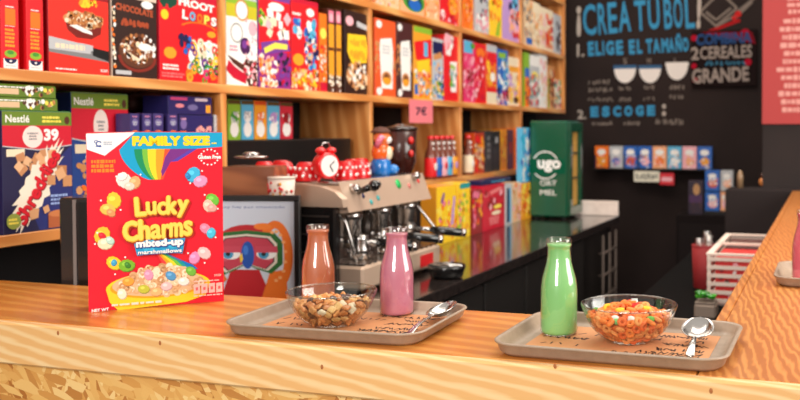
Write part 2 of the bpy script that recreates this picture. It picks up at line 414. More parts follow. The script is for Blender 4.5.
XS = XF-.012
def B(label, x0, x1, ytop, z, side, art, group=None, d=.07, X=XS, h=None, name='cereal_box', cat='cereal box', top=None, gap=.002, vis=1.0):
    a, b = at(x0, 100, X=X).y, at(x1, 100, X=X).y
    if h is None: h = at((x0+x1)/2, ytop, X=X).z-z
    return carton(name, label, (b-a)-gap, h, d, side, art, (X-d/2, (a+b)/2, z+.0003), PI/2, group, cat, top=top, vis=vis)

GA, GU = 'cereal boxes on the middle shelf', 'cereal boxes on the upper shelf'
def a_spine(a):
    a.r('red', 0, 0, 1, 1).r('orange', .22, .62, .82, .86).st('amber', .2, .3, .8, .58, 5, 2).st('white', .25, .87, .75, .9, 1).st('white', .2, .6, .8, .615, 1)
    a.r('white', .08, 0, .92, .14).e('lime', .5, .21, .36, .055).e('green', .5, .23, .2, .03).half('navy', .5, .14, .36, .075).e('white', .5, .105, .08, .014).st('lgrey', .2, .02, .8, .05, 1)
B('red cereal box spine end, leftmost on the middle shelf, with a blue crest', 2, 20.5, 0, zA, 'red', a_spine, GA, .2, h=.31, vis=.52)
B('red cereal box spine end, second from the left, beside the big red box', 27.5, 45, 0, zA, 'red', a_spine, GA, .2, h=.31, vis=.52)
def a_k(a):
    a.r((236, 44, 30), 0, 0, 1, 1); a.p((120, 24, 14), [(.25, .72), (.9, .78), (.86, .55), (.7, .47), (.45, .47), (.3, .56)])
    a.e('tan', .57, .71, .34, .1, 24); a.sc(['tan', 'beige', (190, 120, 60), (150, 84, 40), 'cream'], .26, .61, .9, .82, 60, .05, seed=4, oval=True); a.p('white', [(.33, .62), (.55, .55), (.72, .53), (.7, .57), (.45, .64)])
    a.p('grey', [(0, .44), (1, .30), (1, .06+.3-.02+.02), (1, .18), (0, .25)]); a.p('lgrey', [(0, .45), (.68, .38), (.68, .27), (0, .29)]); a.p('black', [(.7, .36), (1, .33), (1, .19), (.72, .25)])
    a.p('lgrey', [(.5, .405), (.72, .385), (.72, .31), (.5, .33)]); a.st('cream', .1, .3, .6, .38, 1, 3, fill=.8).st('white', .1, .03, .45, .06, 1).st('white', .85, .04, .98, .08, 2)
    a.sc(['yellow', 'amber'], .52, .9, .85, .99, 7, .06, seed=9)
B('large red cereal box with a bowl of flakes above a grey band', 49, 110, 0, zA, 'dred', a_k, GA, .08, h=.32, vis=.6)
def a_choc(a):
    a.r('dbrown', 0, 0, 1, 1).t('CHOCOLATE', (176, 76, 40), .5, .86, .84, .09, -.05, .05).scribble((170, 70, 36), .2, .64, .82, .74, 8, .05, 4)
    a.e('white', .78, .95, .14, .05).e((96, 52, 30), .55, .34, .42, .22).sc([(150, 90, 50), (120, 66, 36), 'tan', 'white', 'cream', (88, 44, 24)], .2, .2, .95, .55, 70, .07, seed=5, oval=True)
    a.ring((130, 40, 26), .55, .27, .44, .37, 20, .2, PI, 2*PI, .16); a.p('cream', [(.3, .33), (.55, .2), (.75, .3), (.6, .24)]).e('white', .72, .4, .16, .05).r('lgrey', .06, .03, .4, .08).r((40, 26, 22), 0, 0, .04, 1).sc(['white', 'cream', 'orange'], 0, .1, .05, .9, 10, .05, seed=2)
B('dark brown chocolate cereal box between the two large red ones', 112.5, 158, 0, zA, (220, 200, 180), a_choc, GA, .08, h=.325, vis=.66)
def a_loop(a):
    a.r('red', 0, 0, 1, 1).t('FROOT', 'white', .62, .96, .62, .1, -.04, .05).sc(['green', 'dgreen'], .02, .9, .25, 1, 6, .08, seed=2)
    for i, (ch, c) in enumerate((('L', 'white'), ('O', 'sky'), ('O', 'orange'), ('P', 'lemon'), ('S', 'white'))): a.t(ch, (140, 20, 20), .42+.125*i, .815-.008*i, .115, .135, -.05, .07).t(ch, c, .415+.125*i, .82-.008*i, .1, .115, -.05, .05)
    a.ring('orange', .65, .62, .36, .32, 16, .13, .5, 2.6); a.e('amber', .87, .62, .08, .04).e('amber', .16, .33, .1, .07).e('yellow', .08, .78, .06, .06)
    a.e('white', .82, .32, .36, .2).sc(['yellow', 'orange', 'green', 'red', 'purple', 'sky', 'white', 'cream'], .48, .12, 1, .5, 60, .05, 'ring', 6).sc(['amber', 'green', 'hot', 'orange'], .45, .02, .98, .18, 14, .06, 'ring', 8)
    a.st('white', .04, .12, .3, .2, 2).st((240, 120, 120), .02, .03, .4, .1, 2, 4).sc(['blue', 'navy'], .3, .35, .5, .55, 5, .06, seed=3)
B('red cereal box of colourful loops, against the first upright', 160, 219.5, 0, zA, 'crim', a_loop, GA, .08, h=.325, vis=.74)
def a_white(a):
    a.r('white', 0, 0, 1, 1).r('lime', 0, .93, 1, 1).r((200, 190, 40), 0, .78, 1, .93).ring('grey', .33, .6, .2, .17).e('white', .5, .87, .2, .1).ring('tan', .5, .87, .22, .18).e((70, 20, 80), .6, .46, .17, .1).e('purple', .58, .48, .08, .05)
    a.e('lpink', .85, .68, .14, .09).st('pink', .1, .38, .35, .46, 2).p('crim', [(0, .3), (.3, .2), (.62, .13), (.62, .02), (.2, .08), (0, .16)]).p('brown', [(.02, .34), (.5, .25), (.95, .3), (1, 0), (.7, 0), (.6, .15), (.2, .25)])
    a.sc(['crim', 'dbrown', 'lpink', 'brown', 'white'], .55, .02, 1, .3, 25, .07, seed=3).p('white', [(0, 0), (.5, 0), (.3, .06), (0, .08)]).sc(['pink', 'lpink'], .6, .3, 1, .8, 9, .05, seed=8)
B('white cereal box with a green and yellow top and a purple berry', 226.5, 258, 0, zA, 'lgrey', a_white, GA, h=.325, vis=.86)
def a_purp(a):
    a.r('red', 0, .4, 1, 1).r((150, 40, 130), 0, 0, 1, .42).e('white', .55, .93, .25, .05).sc(['white', 'cream', 'lpink'], .15, .6, .95, .86, 16, .12, 'sq', 4).sc(['green', 'lime'], .02, .7, .2, .85, 5, .08, seed=1)
    a.p('purple', [(.05, .5), (.9, .58), (1, .45), (.1, .36)]).p('lemon', [(.15, .44), (.5, .52), (.9, .52), (.9, .46), (.5, .45), (.18, .38)]).sc(['cream', 'white', 'lpink', 'peach', 'orange'], .02, .02, .6, .35, 26, .09, seed=7).sc(['dbrown', 'purple', 'navy', 'crim'], .6, .03, .98, .4, 14, .08, seed=5)
B('red and purple cereal box with chunky white letter blocks', 259, 291, 0, zA, 'purple', a_purp, GA, h=.325, vis=.92)
def a_blue(a):
    a.r('red', 0, 0, 1, 1).sc(['sky', 'white', 'blue', 'cyan'], .12, .62, .92, .82, 16, .13, seed=4).st('white', .05, .85, .35, .9, 1).e('white', .7, .92, .15, .05).sc(['blue', 'sky', 'white', 'navy', 'beige'], .5, .25, .98, .6, 22, .1, seed=6)
    a.e('amber', .25, .35, .2, .07).sc(['amber', 'yellow', 'orange', 'cream', 'peach'], .02, .02, .98, .24, 40, .09, seed=9)
B('red cereal box with pale blue lettering, right of the purple one', 291.5, 319, 0, zA, 'crim', a_blue, GA, h=.325, vis=.95)
def a_osp(a):
    a.r('orange', 0, 0, 1, 1).e('lemon', .5, .75, .45, .07).sc(['beige', 'peach', 'white', 'red'], .1, .1, .9, .6, 16, .2, seed=3).r('crim', 0, 0, 1, .12)
B('narrow orange cereal box turned edge-on', 320, 327.5, 14, zA, 'orange', a_osp, GA, .1)
def a_ysp(a):
    a.r('brown', 0, 0, 1, 1).r('pink', .1, .84, .9, .98).e('lpink', .5, .9, .3, .05).r('amber', .08, .2, .95, .82).r('brown', .1, .5, .9, .54).sc(['white', 'cream', 'tan'], .1, .02, .9, .2, 10, .2, seed=3)
B('narrow yellow spine box, left of a matching pair', 328.5, 335, 9, zA, 'brown', a_ysp, GA, .2)
B('narrow yellow spine box, right of a matching pair', 336, 342, 10, zA, 'brown', a_ysp, GA, .2)
def a_nut(a):
    a.r('dbrown', 0, 0, 1, 1).e('lpink', .2, .88, .16, .06).p('lgrey', [(.5, .9), (1, .86), (1, .8), (.5, .83)]).p('yellow', [(.12, .72), (.88, .74), (.95, .56), (.9, .4), (.3, .36), (.1, .5)]).scribble('amber', .2, .58, .85, .68, 6, .06, 2).scribble('amber', .2, .42, .85, .54, 6, .06, 5)
    a.e('tan', .5, .22, .45, .16).sc(['tan', 'beige', 'white', 'brown', 'cream'], .08, .04, .95, .4, 36, .1, seed=8, oval=True)
B('dark brown cereal box with a bright yellow burst, before the second upright', 345, 369, 12.5, zA, 'dbrown', a_nut, GA)
def a_pill(base, dark):
    def f(a):
        a.r(base, 0, 0, 1, 1).e('white', .2, .93, .14, .05).e('white', .2, .06, .14, .05).p('white', [(.25, .74), (.8, .78), (.88, .6), (.84, .1), (.3, .1), (.22, .6)]).st('lgrey', .35, .55, .75, .68, 3).e('tan', .55, .24, .24, .09).e((120, 70, 40), .55, .25, .14, .05).e('amber', .56, .2, .2, .05).sc([dark, 'tan'], 0, .3, .2, .7, 6, .09, seed=2).sc([dark, 'tan'], .86, .3, 1, .7, 6, .09, seed=4)
    return f
B('orange cereal box with a white shield, just past the second upright', 375, 396, 20, zA, 'dor', a_pill((240, 90, 40), 'dor'), GA)
B('dark brown cereal box with a white shield, between orange and yellow ones', 396.8, 413, 23, zA, 'brown', a_pill((74, 34, 34), 'brown'), GA)
def a_ylw(a):
    a.r('amber', 0, 0, 1, 1).r('lime', 0, .92, 1, 1).p('red', [(0, .78), (1, .86), (1, .5), (.7, .42), (.1, .55)]).r('sky', .55, .6, .78, .8).p('yellow', [(.15, .52), (.9, .58), (.85, .4), (.2, .36)]).sc(['yellow', 'peach', 'white', 'sky', 'orange', 'red'], .02, .03, .98, .38, 34, .1, seed=4).r('blue', .02, .06, .2, .2)
B('yellow and red cereal box with a green top edge', 414, 432, 27.5, zA, 'amber', a_ylw, GA)
def a_sml(a):
    a.r('lgrey', 0, 0, 1, 1).r('navy', 0, .75, 1, .95).p('tan', [(0, .72), (.8, .8), (.9, .7), (.1, .64)]).sc(['white', 'sky', 'lgrey', 'blue', 'green', 'amber'], 0, .05, 1, .6, 26, .14, seed=5).sc(['navy', 'green', 'yellow'], 0, .1, 1, .3, 9, .14, seed=2)
B('short silver and navy cereal box beside the yellow one', 432.8, 443.5, 39, zA, 'lgrey', a_sml, GA)
def a_rw(a):
    a.r('red', 0, 0, 1, 1).sc(['white', 'lpink'], .05, .72, .6, .98, 8, .18, seed=3).p('white', [(.4, .6), (.9, .62), (.85, .14), (.45, .14)]).e('green', .5, .25, .13, .05).sc(['white', 'lgrey', 'teal', 'lime'], .4, .2, .9, .55, 12, .1, seed=3).r('red', 0, 0, 1, .12)
B('red and white cereal box, last before the third upright', 444.3, 458.5, 36, zA, 'red', a_rw, GA)
def a_pk(a):
    a.r('hot', 0, 0, 1, 1).r('sky', 0, .8, .8, 1).e('green', .8, .93, .2, .05).sc(['lpink', 'pink', 'crim'], 0, .05, 1, .75, 24, .16, seed=3).sc(['dbrown', 'dred'], .3, .3, .8, .5, 6, .14, seed=2)
B('pink cereal box with a blue top, just past the third upright', 463.8, 475, 41, zA, 'crim', a_pk, GA)
def a_rd2(a):
    a.r('red', 0, 0, 1, 1).e('orange', .5, .85, .4, .08).sc(['crim', 'red', 'hot', 'lpink'], 0, .05, 1, .8, 22, .16, seed=7)
B('plain red cereal box right of the pink one', 475.5, 486, 44, zA, 'red', a_rd2, GA)
def a_ry(a):
    a.r('red', 0, 0, 1, 1).r('lgrey', 0, .88, 1, 1).sc(['amber', 'yellow', 'orange'], .05, .3, .95, .7, 16, .18, seed=4).e('white', .6, .46, .22, .08).r('cream', 0, 0, 1, .2)
B('red cereal box with yellow shapes and a pale top', 486.5, 497, 45, zA, 'orange', a_ry, GA)
def a_bw(a):
    a.r('blue', 0, 0, 1, 1).r('lime', .1, .85, .8, .95).sc(['sky', 'white', 'blue'], 0, .3, 1, .8, 16, .18, seed=2).sc(['white', 'navy', 'crim', 'lpink'], 0, .02, 1, .3, 14, .16, seed=8)
B('blue cereal box with a white splash between red and cream ones', 497.5, 508, 50, zA, 'blue', a_bw, GA)
def a_cr(a):
    a.r('cream', 0, 0, 1, 1).r('amber', 0, .7, 1, .82).sc(['amber', 'yellow', 'lilac', 'peach', 'beige'], 0, .1, 1, .7, 18, .18, seed=4).e('brown', .6, .12, .22, .07)
B('cream and gold cereal box, last before the fourth upright', 508.8, 520.5, 58, zA, 'cream', a_cr, GA)
def a_bog(a):
    a.r('orange', 0, 0, 1, 1).r('lime', 0, .7, 1, 1).r('blue', 0, .55, 1, .72).sc(['dor', 'navy', 'amber'], 0, .05, 1, .5, 10, .22, seed=2)
B('orange box with a green and blue top, first in the end bay', 524.8, 529.5, 53, zA, 'lime', a_bog, GA)
def a_gw(a):
    a.r('lgrey', 0, 0, 1, 1).r('white', 0, .8, 1, 1).e('lemon', .5, .62, .35, .08).sc(['white', 'teal', 'red', 'beige', 'grey'], 0, .05, 1, .6, 22, .16, seed=5)
B('grey and white cereal box with a yellow disc in the end bay', 530, 539.5, 56, zA, 'lgrey', a_gw, GA)
B('white cereal box in the middle of the end bay', 540, 547, 55, zA, 'white', lambda a: a.r('white', 0, 0, 1, 1).sc(['cream', 'lpink', 'peach'], 0, .1, 1, .9, 16, .2, seed=3), GA)
B('brown and orange cereal box with a green edge in the end bay', 547.8, 554.5, 66, zA, 'tan', lambda a: a.r('tan', 0, 0, 1, 1).r('lime', 0, 0, .2, .7).sc(['dor', 'dred', 'brown', 'beige'], .2, .05, 1, .9, 18, .18, seed=3), GA)
B('short white and green cereal box, last in the end bay', 555, 561, 80, zA, 'cream', lambda a: a.r('cream', 0, 0, 1, 1).sc(['white', 'teal', 'red', 'green', 'amber'], 0, .05, 1, .95, 16, .2, seed=5), GA)

# upper shelf
def a_mix(base, cs, n=26, s=.1, seed=1, band=None):
    def f(a):
        a.r(base, 0, 0, 1, 1)
        if band: a.r(band, 0, .78, 1, 1)
        a.sc(cs, .02, .02, .98, .76, n, s, seed=seed)
    return f
B('peach cereal box, first on the upper shelf past the second upright', 376, 386, 0, zU, 'peach', a_mix('peach', ['lpink', 'lilac', 'cream', 'amber'], 18, .14, 2), GU, h=.3)
B('lilac and cream cereal box on the upper shelf', 386.6, 400, 0, zU, 'beige', a_mix('beige', ['lilac', 'amber', 'peach', 'orange'], 22, .12, 3), GU, h=.3)
def a_grn(a):
    a.r('peach', 0, 0, 1, 1).e('green', .55, .2, .46, .17).e('dgreen', .58, .17, .33, .12).e('blue', .6, .14, .26, .09).e('lemon', .5, .27, .24, .07).sc(['amber', 'cream', 'green'], 0, .4, 1, .95, 16, .12, seed=3)
B('cereal box with a green and blue roundel on the upper shelf', 400.6, 425, 0, zU, 'amber', a_grn, GU, h=.3)
B('orange and cream cereal box beside the roundel on the upper shelf', 425.8, 440, 0, zU, 'orange', a_mix('peach', ['orange', 'amber', 'cream', 'dor', 'beige'], 28, .1, 5), GU, h=.3)
def a_rdU(a):
    a.r('red', 0, 0, 1, 1).e('amber', .72, .3, .25, .13).sc(['orange', 'amber', 'peach'], .45, .15, .98, .45, 12, .1, seed=3).e('white', .12, .12, .13, .09).sc(['crim', 'lpink'], 0, .02, .9, .16, 12, .08, seed=4)
B('red cereal box with an orange bowl on the upper shelf', 440.8, 458.5, 0, zU, 'crim', a_rdU, GU, h=.3)
B('orange cereal box with a dark red band, past the third upright on the upper shelf', 463.6, 473.5, 0, zU, 'orange', lambda a: a.r('orange', 0, 0, 1, 1).r('dred', 0, .66, 1, .74).sc(['amber', 'dor', 'peach'], 0, .05, 1, .6, 16, .16, seed=3), GU, h=.3)
B('white cereal box with a dark figure shape on the upper shelf', 476, 489, 0, zU, 'lgrey', lambda a: a.r('lgrey', 0, 0, 1, 1).sc(['navy', 'indigo', 'crim', 'grey'], .3, .3, .95, .95, 14, .14, seed=2).sc(['lpink', 'white', 'pink'], 0, .02, 1, .3, 14, .12, seed=3), GU, h=.3)
B('yellow cereal box with a green stem shape on the upper shelf', 490, 502, 0, zU, 'yellow', lambda a: a.r('yellow', 0, 0, 1, 1).p('lime', [(.45, .02), (.75, .02), (.9, .35), (.7, .3)]).sc(['amber', 'yellow', 'orange', 'lemon'], 0, .3, 1, .98, 20, .16, seed=5), GU, h=.3)
B('white and navy cereal box, before the fourth upright on the upper shelf', 503, 520.5, 0, zU, 'lilac', lambda a: a.r('lilac', 0, 0, 1, 1).sc(['navy', 'sky', 'navy'], .4, .4, .95, .98, 12, .16, seed=5).sc(['crim', 'orange', 'peach', 'lpink'], .35, .1, .98, .6, 14, .12, seed=6), GU, h=.3)
B('beige cereal box with a blue corner in the end bay of the upper shelf', 524.8, 533, 0, zU, 'beige', lambda a: a.r('beige', 0, 0, 1, 1).r('blue', .2, .04, .9, .18).sc(['amber', 'cream', 'grey', 'peach'], 0, .2, 1, .98, 18, .18, seed=5), GU, h=.29)
B('cream cereal box next to the beige one on the upper shelf', 533.6, 540, 0, zU, 'cream', a_mix('cream', ['peach', 'amber', 'beige'], 16, .2, 6), GU, h=.29)
B('white cereal box with a red ribbon in the end bay of the upper shelf', 540.6, 553, 0, zU, 'cream', lambda a: a.r('cream', 0, 0, 1, 1).sc(['red', 'orange', 'dor'], .45, .1, .98, .85, 14, .14, seed=4).sc(['lpink', 'peach'], 0, .1, .45, .9, 10, .12, seed=4), GU, h=.28)
B('white cereal box with a dark stripe, last on the upper shelf', 553.8, 561, 0, zU, 'lgrey', lambda a: a.r('lgrey', 0, 0, 1, 1).sc(['brown', 'dgrey', 'navy'], .4, .1, .9, .8, 12, .18, seed=4), GU, h=.27)

# lower shelf, first bay: price-marked boxes
def nestle_top(a, v=.885):
    a.r((104, 132, 36), 0, v, 1, 1).t('Nestlé', 'white', .21, v+.055, .33, .062, 0, .02).st('lemon', .56, v+.02, .86, v+.085, 2, 2).e('brown', .93, v+.045, .04, .035)
def a_shred(a):
    a.r((28, 26, 66), 0, 0, 1, 1); a.p((36, 44, 110), [(.3, .3), (1, .72), (1, .0), (.5, 0)]); nestle_top(a)
    a.p((206, 20, 46), [(0, .885), (1, .885), (1, .72), (.5, .685), (0, .72)]).p('lgrey', [(0, .72), (.5, .685), (1, .72), (1, .712), (.5, .675), (0, .712)]).e((240, 222, 214), .42, .79, .145, .093).t('39', 'white', .69, .805, .22, .105, 0, .05).st('grey', .33, .76, .51, .83, 3, 4, True)
    a.r('cream', .05, .63, .3, .69); a.sc([(214, 158, 112), (196, 136, 92), (226, 178, 134)], .15, .42, .6, .62, 10, .08, 'sq', 3)
    a.splash((240, 226, 206), .47, .375, .56, .18, R(57)); a.sc([(222, 168, 122), (200, 140, 94)], .45, .56, .85, .66, 5, .08, 'sq', 5)
    a.t('Shreddies', (130, 10, 26), .485, .371, .98, .12, R(57), 0, 0, .09).t('Shreddies', (214, 20, 40), .475, .377, .98, .12, R(57), 0, 0, .06)
    a.sc([(222, 168, 122), (200, 140, 94), (184, 120, 76)], .66, .4, .94, .52, 4, .09, 'sq', 5).st((150, 170, 220), .66, .2, .94, .3, 3, 5).e((150, 160, 70), .13, .1, .1, .065).st('lemon', .06, .07, .2, .13, 2, 2).r((176, 92, 52), .62, .01, .94, .13).e((200, 120, 70), .78, .13, .16, .03).sc([(214, 158, 112)], .4, .06, .6, .18, 3, .08, 'sq', 2)
q0, q1 = at(2, 150, X=-1.80).y, at(72, 150, X=-1.80).y
carton('cereal_box', 'navy cereal box of malted squares with a green top, lowest shelf at far left', q1-q0, at(36, 111.5, X=-1.80).z-zB, .075, 'navy', a_shred, (-1.8-.0375, (q0+q1)/2, zB+.0003), PI/2, 'price-marked cereal boxes', top='green')
def a_cheer(a):
    a.r((26, 66, 140), 0, 0, 1, 1); nestle_top(a, .88); a.p((214, 22, 48), [(0, .88), (1, .88), (1, .66), (.55, .6), (0, .65)]).p('lgrey', [(0, .65), (.55, .6), (1, .66), (1, .65), (.55, .59), (0, .64)]).e((240, 222, 214), .5, .745, .13, .13).st('grey', .42, .7, .58, .79, 3, 4, True).r('cream', .05, .53, .3, .6)
    a.sc([(220, 160, 110), 'orange', 'tan', 'white'], .1, .1, .6, .5, 20, .08, seed=4).scribble('red', .05, .02, .3, .14, 3, .06, 2)
w2 = at(128, 110, X=-1.87).y-at(71, 110, X=-1.87).y
carton('cereal_box', 'blue price-marked cereal box with a green top, behind the tall red box', w2, at(100, 93.5, X=-1.87).z-zB, .08, (24, 60, 130), a_cheer, (-1.87-.04, (at(128, 110, X=-1.87).y+at(71, 110, X=-1.87).y)/2, zB+.0003), PI/2, 'price-marked cereal boxes', top='lime')
def a_green(a): a.r((96, 124, 34), 0, 0, 1, 1).r('beige', .0, .2, .4, .7).sc(['lemon', 'tan', 'brown', 'white'], .45, .15, .98, .85, 10, .05, seed=3).st('white', .1, .72, .5, .92, 1)
zs = at(36, 111.5, X=-1.80).z+.0022
for k, (x1, lab) in enumerate(((57.5, 'green carton lying flat on the navy box, lower of two'), (56, 'green carton lying flat, topmost on the navy box'))):
    a0, a1 = at(-8, 100, X=-1.805).y, at(x1, 100, X=-1.805).y
    carton('cereal_carton', lab, a1-a0, .0285, .075, (98, 128, 34), a_green, (-1.805-.0375, (a0+a1)/2, zs+k*.0305), PI/2, 'green cartons on the navy box', cat='carton')
def a_navy(a): a.r((38, 30, 92), 0, 0, 1, 1).r((190, 60, 110), .05, .8, .42, .97).e((220, 130, 140), .25, .48, .1, .12).e((110, 100, 150), .55, .4, .12, .18).r((200, 180, 190), .6, .78, .9, .95).r('amber', .86, .1, .97, .55)
def a_navy2(a): a.r((38, 32, 96), 0, 0, 1, 1).sc([(220, 140, 150), (230, 160, 150)], .45, .0, .95, .3, 8, .07, seed=2).e((120, 100, 160), .12, .5, .09, .3).st((210, 150, 180), .05, .7, .2, .9, 1).r('orange', .02, 0, .2, .1)
def a_little(a): a.r((60, 48, 110), 0, 0, 1, 1).e((120, 110, 160), .5, .55, .36, .2).st((220, 140, 170), .2, .82, .8, .93, 1).e('orange', .5, .03, .36, .1).st('lgrey', .2, .4, .8, .62, 2, 4, True)
def flat(label, x0, x1, y0, y1, X, art, side, d=.09):
    a, b = at(x0, 110, X=X).y, at(x1, 110, X=X).y; z0, z1 = at((x0+x1)/2, y1, X=X).z, at((x0+x1)/2, y0, X=X).z
    return carton('snack_box', label, b-a-.002, z1-z0-.001, d, side, art, (X-d/2, (a+b)/2, z0), PI/2, 'navy snack boxes behind the tall red box', cat='snack box')
Xn = -1.815
zn = at(180, 134, X=Xn).z
rb = MB().box((-2.06, at(128, 110, X=-1.87).y+.004, zB+.0004), (Xn+.002, at(217, 110, X=Xn).y-.03, at(128, 134, X=Xn).z-.001), 'dgrey', ch=.003).build('storage_box', M['card']); tag(rb, 'plain dark box under the navy snack boxes, hidden behind the tall red box', 'box')
for (x0, x1, l) in ((130, 139.5, 'small purple snack packet, leftmost of the four upright ones'), (142.5, 152, 'small purple snack packet, second of the four upright ones'), (153, 163.5, 'small purple snack packet, third of the four upright ones'), (168, 178, 'small purple snack packet, fourth, against the wide navy box')):
    flat(l, x0, x1, 113.5, 133, Xn, a_little, (60, 48, 110), .05)
flat('wide navy snack box under another, behind the tall red box', 178.8, 213, 115, 133, Xn, a_navy2, (34, 28, 84))
flat('navy snack box with a pink corner, topmost of the navy stack', 168, 212, 96.5, 114.5, Xn, a_navy, (34, 28, 84))
flat('slim grey and white box standing beside the navy stack', 214, 217.8, 115, 133, Xn, lambda a: a.r('lgrey', 0, 0, 1, 1).sc(['grey', 'white'], .1, .1, .9, .9, 8, .2, seed=2), 'lgrey', .05)
q = at(146, 114, X=-1.95); jb = MB(); jb.ell((0, 0, .035), (.05, .05, .036), (92, 36, 22), 16, 10); jb.ell((.0, -.055, .03), (.036, .036, .03), (60, 26, 18), 14, 8); jb.tube([(0, 0, .06), (.006, 0, .078)], .006, 'dbrown')
tag(jb.build('gourd', M['matte'], None, (-1.96, q.y+.02, at(146, 113.2, X=-1.92).z)), 'dark reddish rounded gourd on top of the small purple packets', 'ornament')

# lower shelf, second bay: five small packets on a black riser
rs = MB().box((-2.10, 2.42, zB+.0003), (-1.86, 3.26, 1.398), ch=.004).build('storage_box', M['dark']); tag(rs, 'long black box on the shelf under five small pastel packets', 'box')
pk = [('lime', 'green', 'small lime green packet, leftmost of the five pastel packets'), ('sky', 'white', 'small blue packet between the lime and orange ones'), ('amber', 'orange', 'small orange packet, middle of the five pastel packets'), ('sky', 'lilac', 'small blue packet with a lilac patch, beside the red one'), ((206, 40, 60), 'dred', 'small red packet, rightmost of the five pastel packets')]
xs = [227.5, 241, 254, 267, 280, 293]
for i, (c, c2, l) in enumerate(pk):
    a, b = at(xs[i], 110, X=-1.9).y, at(xs[i+1], 110, X=-1.9).y
    def art(A, c=c, c2=c2, i=i): A.r(c, 0, 0, 1, 1).r((90, 70, 30) if i != 2 else 'dor', 0, .9, 1, 1).e(c2, .5, .58, .3, .14).e('white', .5, .26, .34, .2).sc(['white', 'lgrey', c2], .2, .4, .8, .7, 6, .14, seed=i+2)
    carton('drink_packet', l, b-a-.004, at(260, 101, X=-1.9).z-1.3985, .05, c, art, (-1.925, (a+b)/2, 1.3985), PI/2, 'small pastel packets in a row', cat='packet')

# soda bottles on the lower shelf
def bottle_small():
    t = empty('soda_bottle', 'x', 'bottle', (0, 0, 0), 0, 'red-capped soda bottles in a row')
    MB().lathe([(.026, 0), (.0295, .004), (.0295, .105), (.024, .13), (.013, .16), (.0125, .195)], (120, 60, 44), 20).build('glass_body', M['gloss'], t)
    MB().lathe([(.0152, .193), (.0155, .196), (.0155, .206), (.012, .21), (.001, .2105)], (226, 40, 44), 16).build('cap', M['gloss'], t)
    for i, z in enumerate((.145, .172)): MB().ell((.0145, 0, z), (.006, .0075, .0085), 'white', 10, 8).build('neck_label', M['card'], t)
    return t
bs = bottle_small(); lab_cols = [('red', 'white', 'red labelled soda bottle, leftmost of the red-capped row'), ('blue', 'blue', 'blue labelled soda bottle between the red and the pink-and-white ones'), ('lpink', 'red', 'pink and white labelled soda bottle in the red-capped row'), ('sky', 'blue', 'sky blue labelled soda bottle, left of the yellow labelled one'), ('amber', 'lilac', 'yellow labelled soda bottle just left of the third upright'), ('cream', 'white', 'cream labelled soda bottle just right of the third upright')]
soda = [bs]+[dup(bs, (0, 0, 0), 0, 'x', bs['group']) for _ in range(5)]
for i, (x, (c, c2, l)) in enumerate(zip((418, 428.5, 437.5, 446.5, 455, 468), lab_cols)):
    o = soda[i]; o.location = (-1.832, 4.214-.0615*(4.0-i)*1.03 if i < 5 else at(468, 150, X=-1.832).y, zB+.0005); o['label'] = l
    m = MB().lathe([(.0298, .014), (.0303, .016), (.0303, .102), (.0298, .104)], c, 20, None, False)
    m.ell((.0285, 0, .062), (.003, .017, .02), c2, 12, 8); m.build('label', M['card'], o)
XBk = -1.83
GBk = 'packets and books past the soda bottles'
B('red and orange snack pouch box next to the cream soda bottle', 474.5, 484, 133, zB, 'dor', lambda a: a.r((170, 50, 30), 0, 0, 1, 1).sc(['orange', 'amber', 'beige', 'red'], .05, .1, .95, .9, 18, .2, seed=3), GBk, .06, XBk, name='snack_box', cat='snack box')
B('black book standing left in the shelf past the soda bottles', 485, 492.5, 131, zB, 'dgrey', lambda a: a.r((44, 44, 46), 0, 0, 1, 1).st('grey', .3, .3, .7, .9, 4, 2), GBk, .15, XBk, name='book', cat='book')
B('black book with a grey spine mark, right of the other black one', 493, 500, 131, zB, 'dgrey', lambda a: a.r((36, 38, 38), 0, 0, 1, 1).r('lgrey', .3, .7, .7, .85), GBk, .15, XBk, name='book', cat='book')
B('golden yellow book beside the black ones', 501, 507, 130, zB, 'amber', lambda a: a.r((240, 150, 40), 0, 0, 1, 1).sc(['dor', 'yellow'], .1, .2, .9, .9, 8, .2, seed=4), GBk, .15, XBk, name='book', cat='book')
B('dark purple book between the yellow and orange ones', 507.8, 513.5, 130, zB, (80, 40, 70), lambda a: a.r((84, 40, 74), 0, 0, 1, 1).r('dred', .2, .4, .8, .7), GBk, .15, XBk, name='book', cat='book')
B('bright orange book against the fourth upright', 514.2, 520, 129, zB, 'orange', lambda a: a.r((244, 96, 30), 0, 0, 1, 1).sc(['orange', 'red'], .1, .1, .9, .9, 8, .2, seed=4), GBk, .15, XBk, name='book', cat='book')

# tall boxes on the back counter below the shelf
GC = 'tall packages standing on the back counter'
XC = -1.60
def a_yc(a): a.r('yellow', 0, 0, 1, 1).p('purple', [(.2, .75), (.34, .9), (.42, .86), (.28, .68)]).sc(['amber', 'orange', 'lemon', 'pink'], .02, .05, .98, .7, 30, .1, seed=4).p('lilac', [(.7, .3), (.85, .8), (.95, .8), (.85, .3)])
B('tall golden package with a purple mark, beside the coffee machine', 436, 456, 186, CT, 'amber', a_yc, GC, .1, XC, name='package', cat='package')
B('tall yellow package with a teal top, right of the golden one', 457, 470, 183, CT, 'yellow', lambda a: a.r('yellow', 0, 0, 1, 1).r('teal', .2, .9, 1, 1).sc(['lemon', 'amber', 'pink', 'lime'], .02, .05, .98, .85, 24, .14, seed=7), GC, .1, XC, name='package', cat='package')
B('dark red package with orange shapes, left of the big red one', 472, 482, 190, CT, 'dred', lambda a: a.r((150, 40, 40), 0, 0, 1, 1).sc(['orange', 'amber', 'red', 'pink'], .05, .2, .95, .95, 14, .2, seed=3), GC, .1, XC, name='package', cat='package')
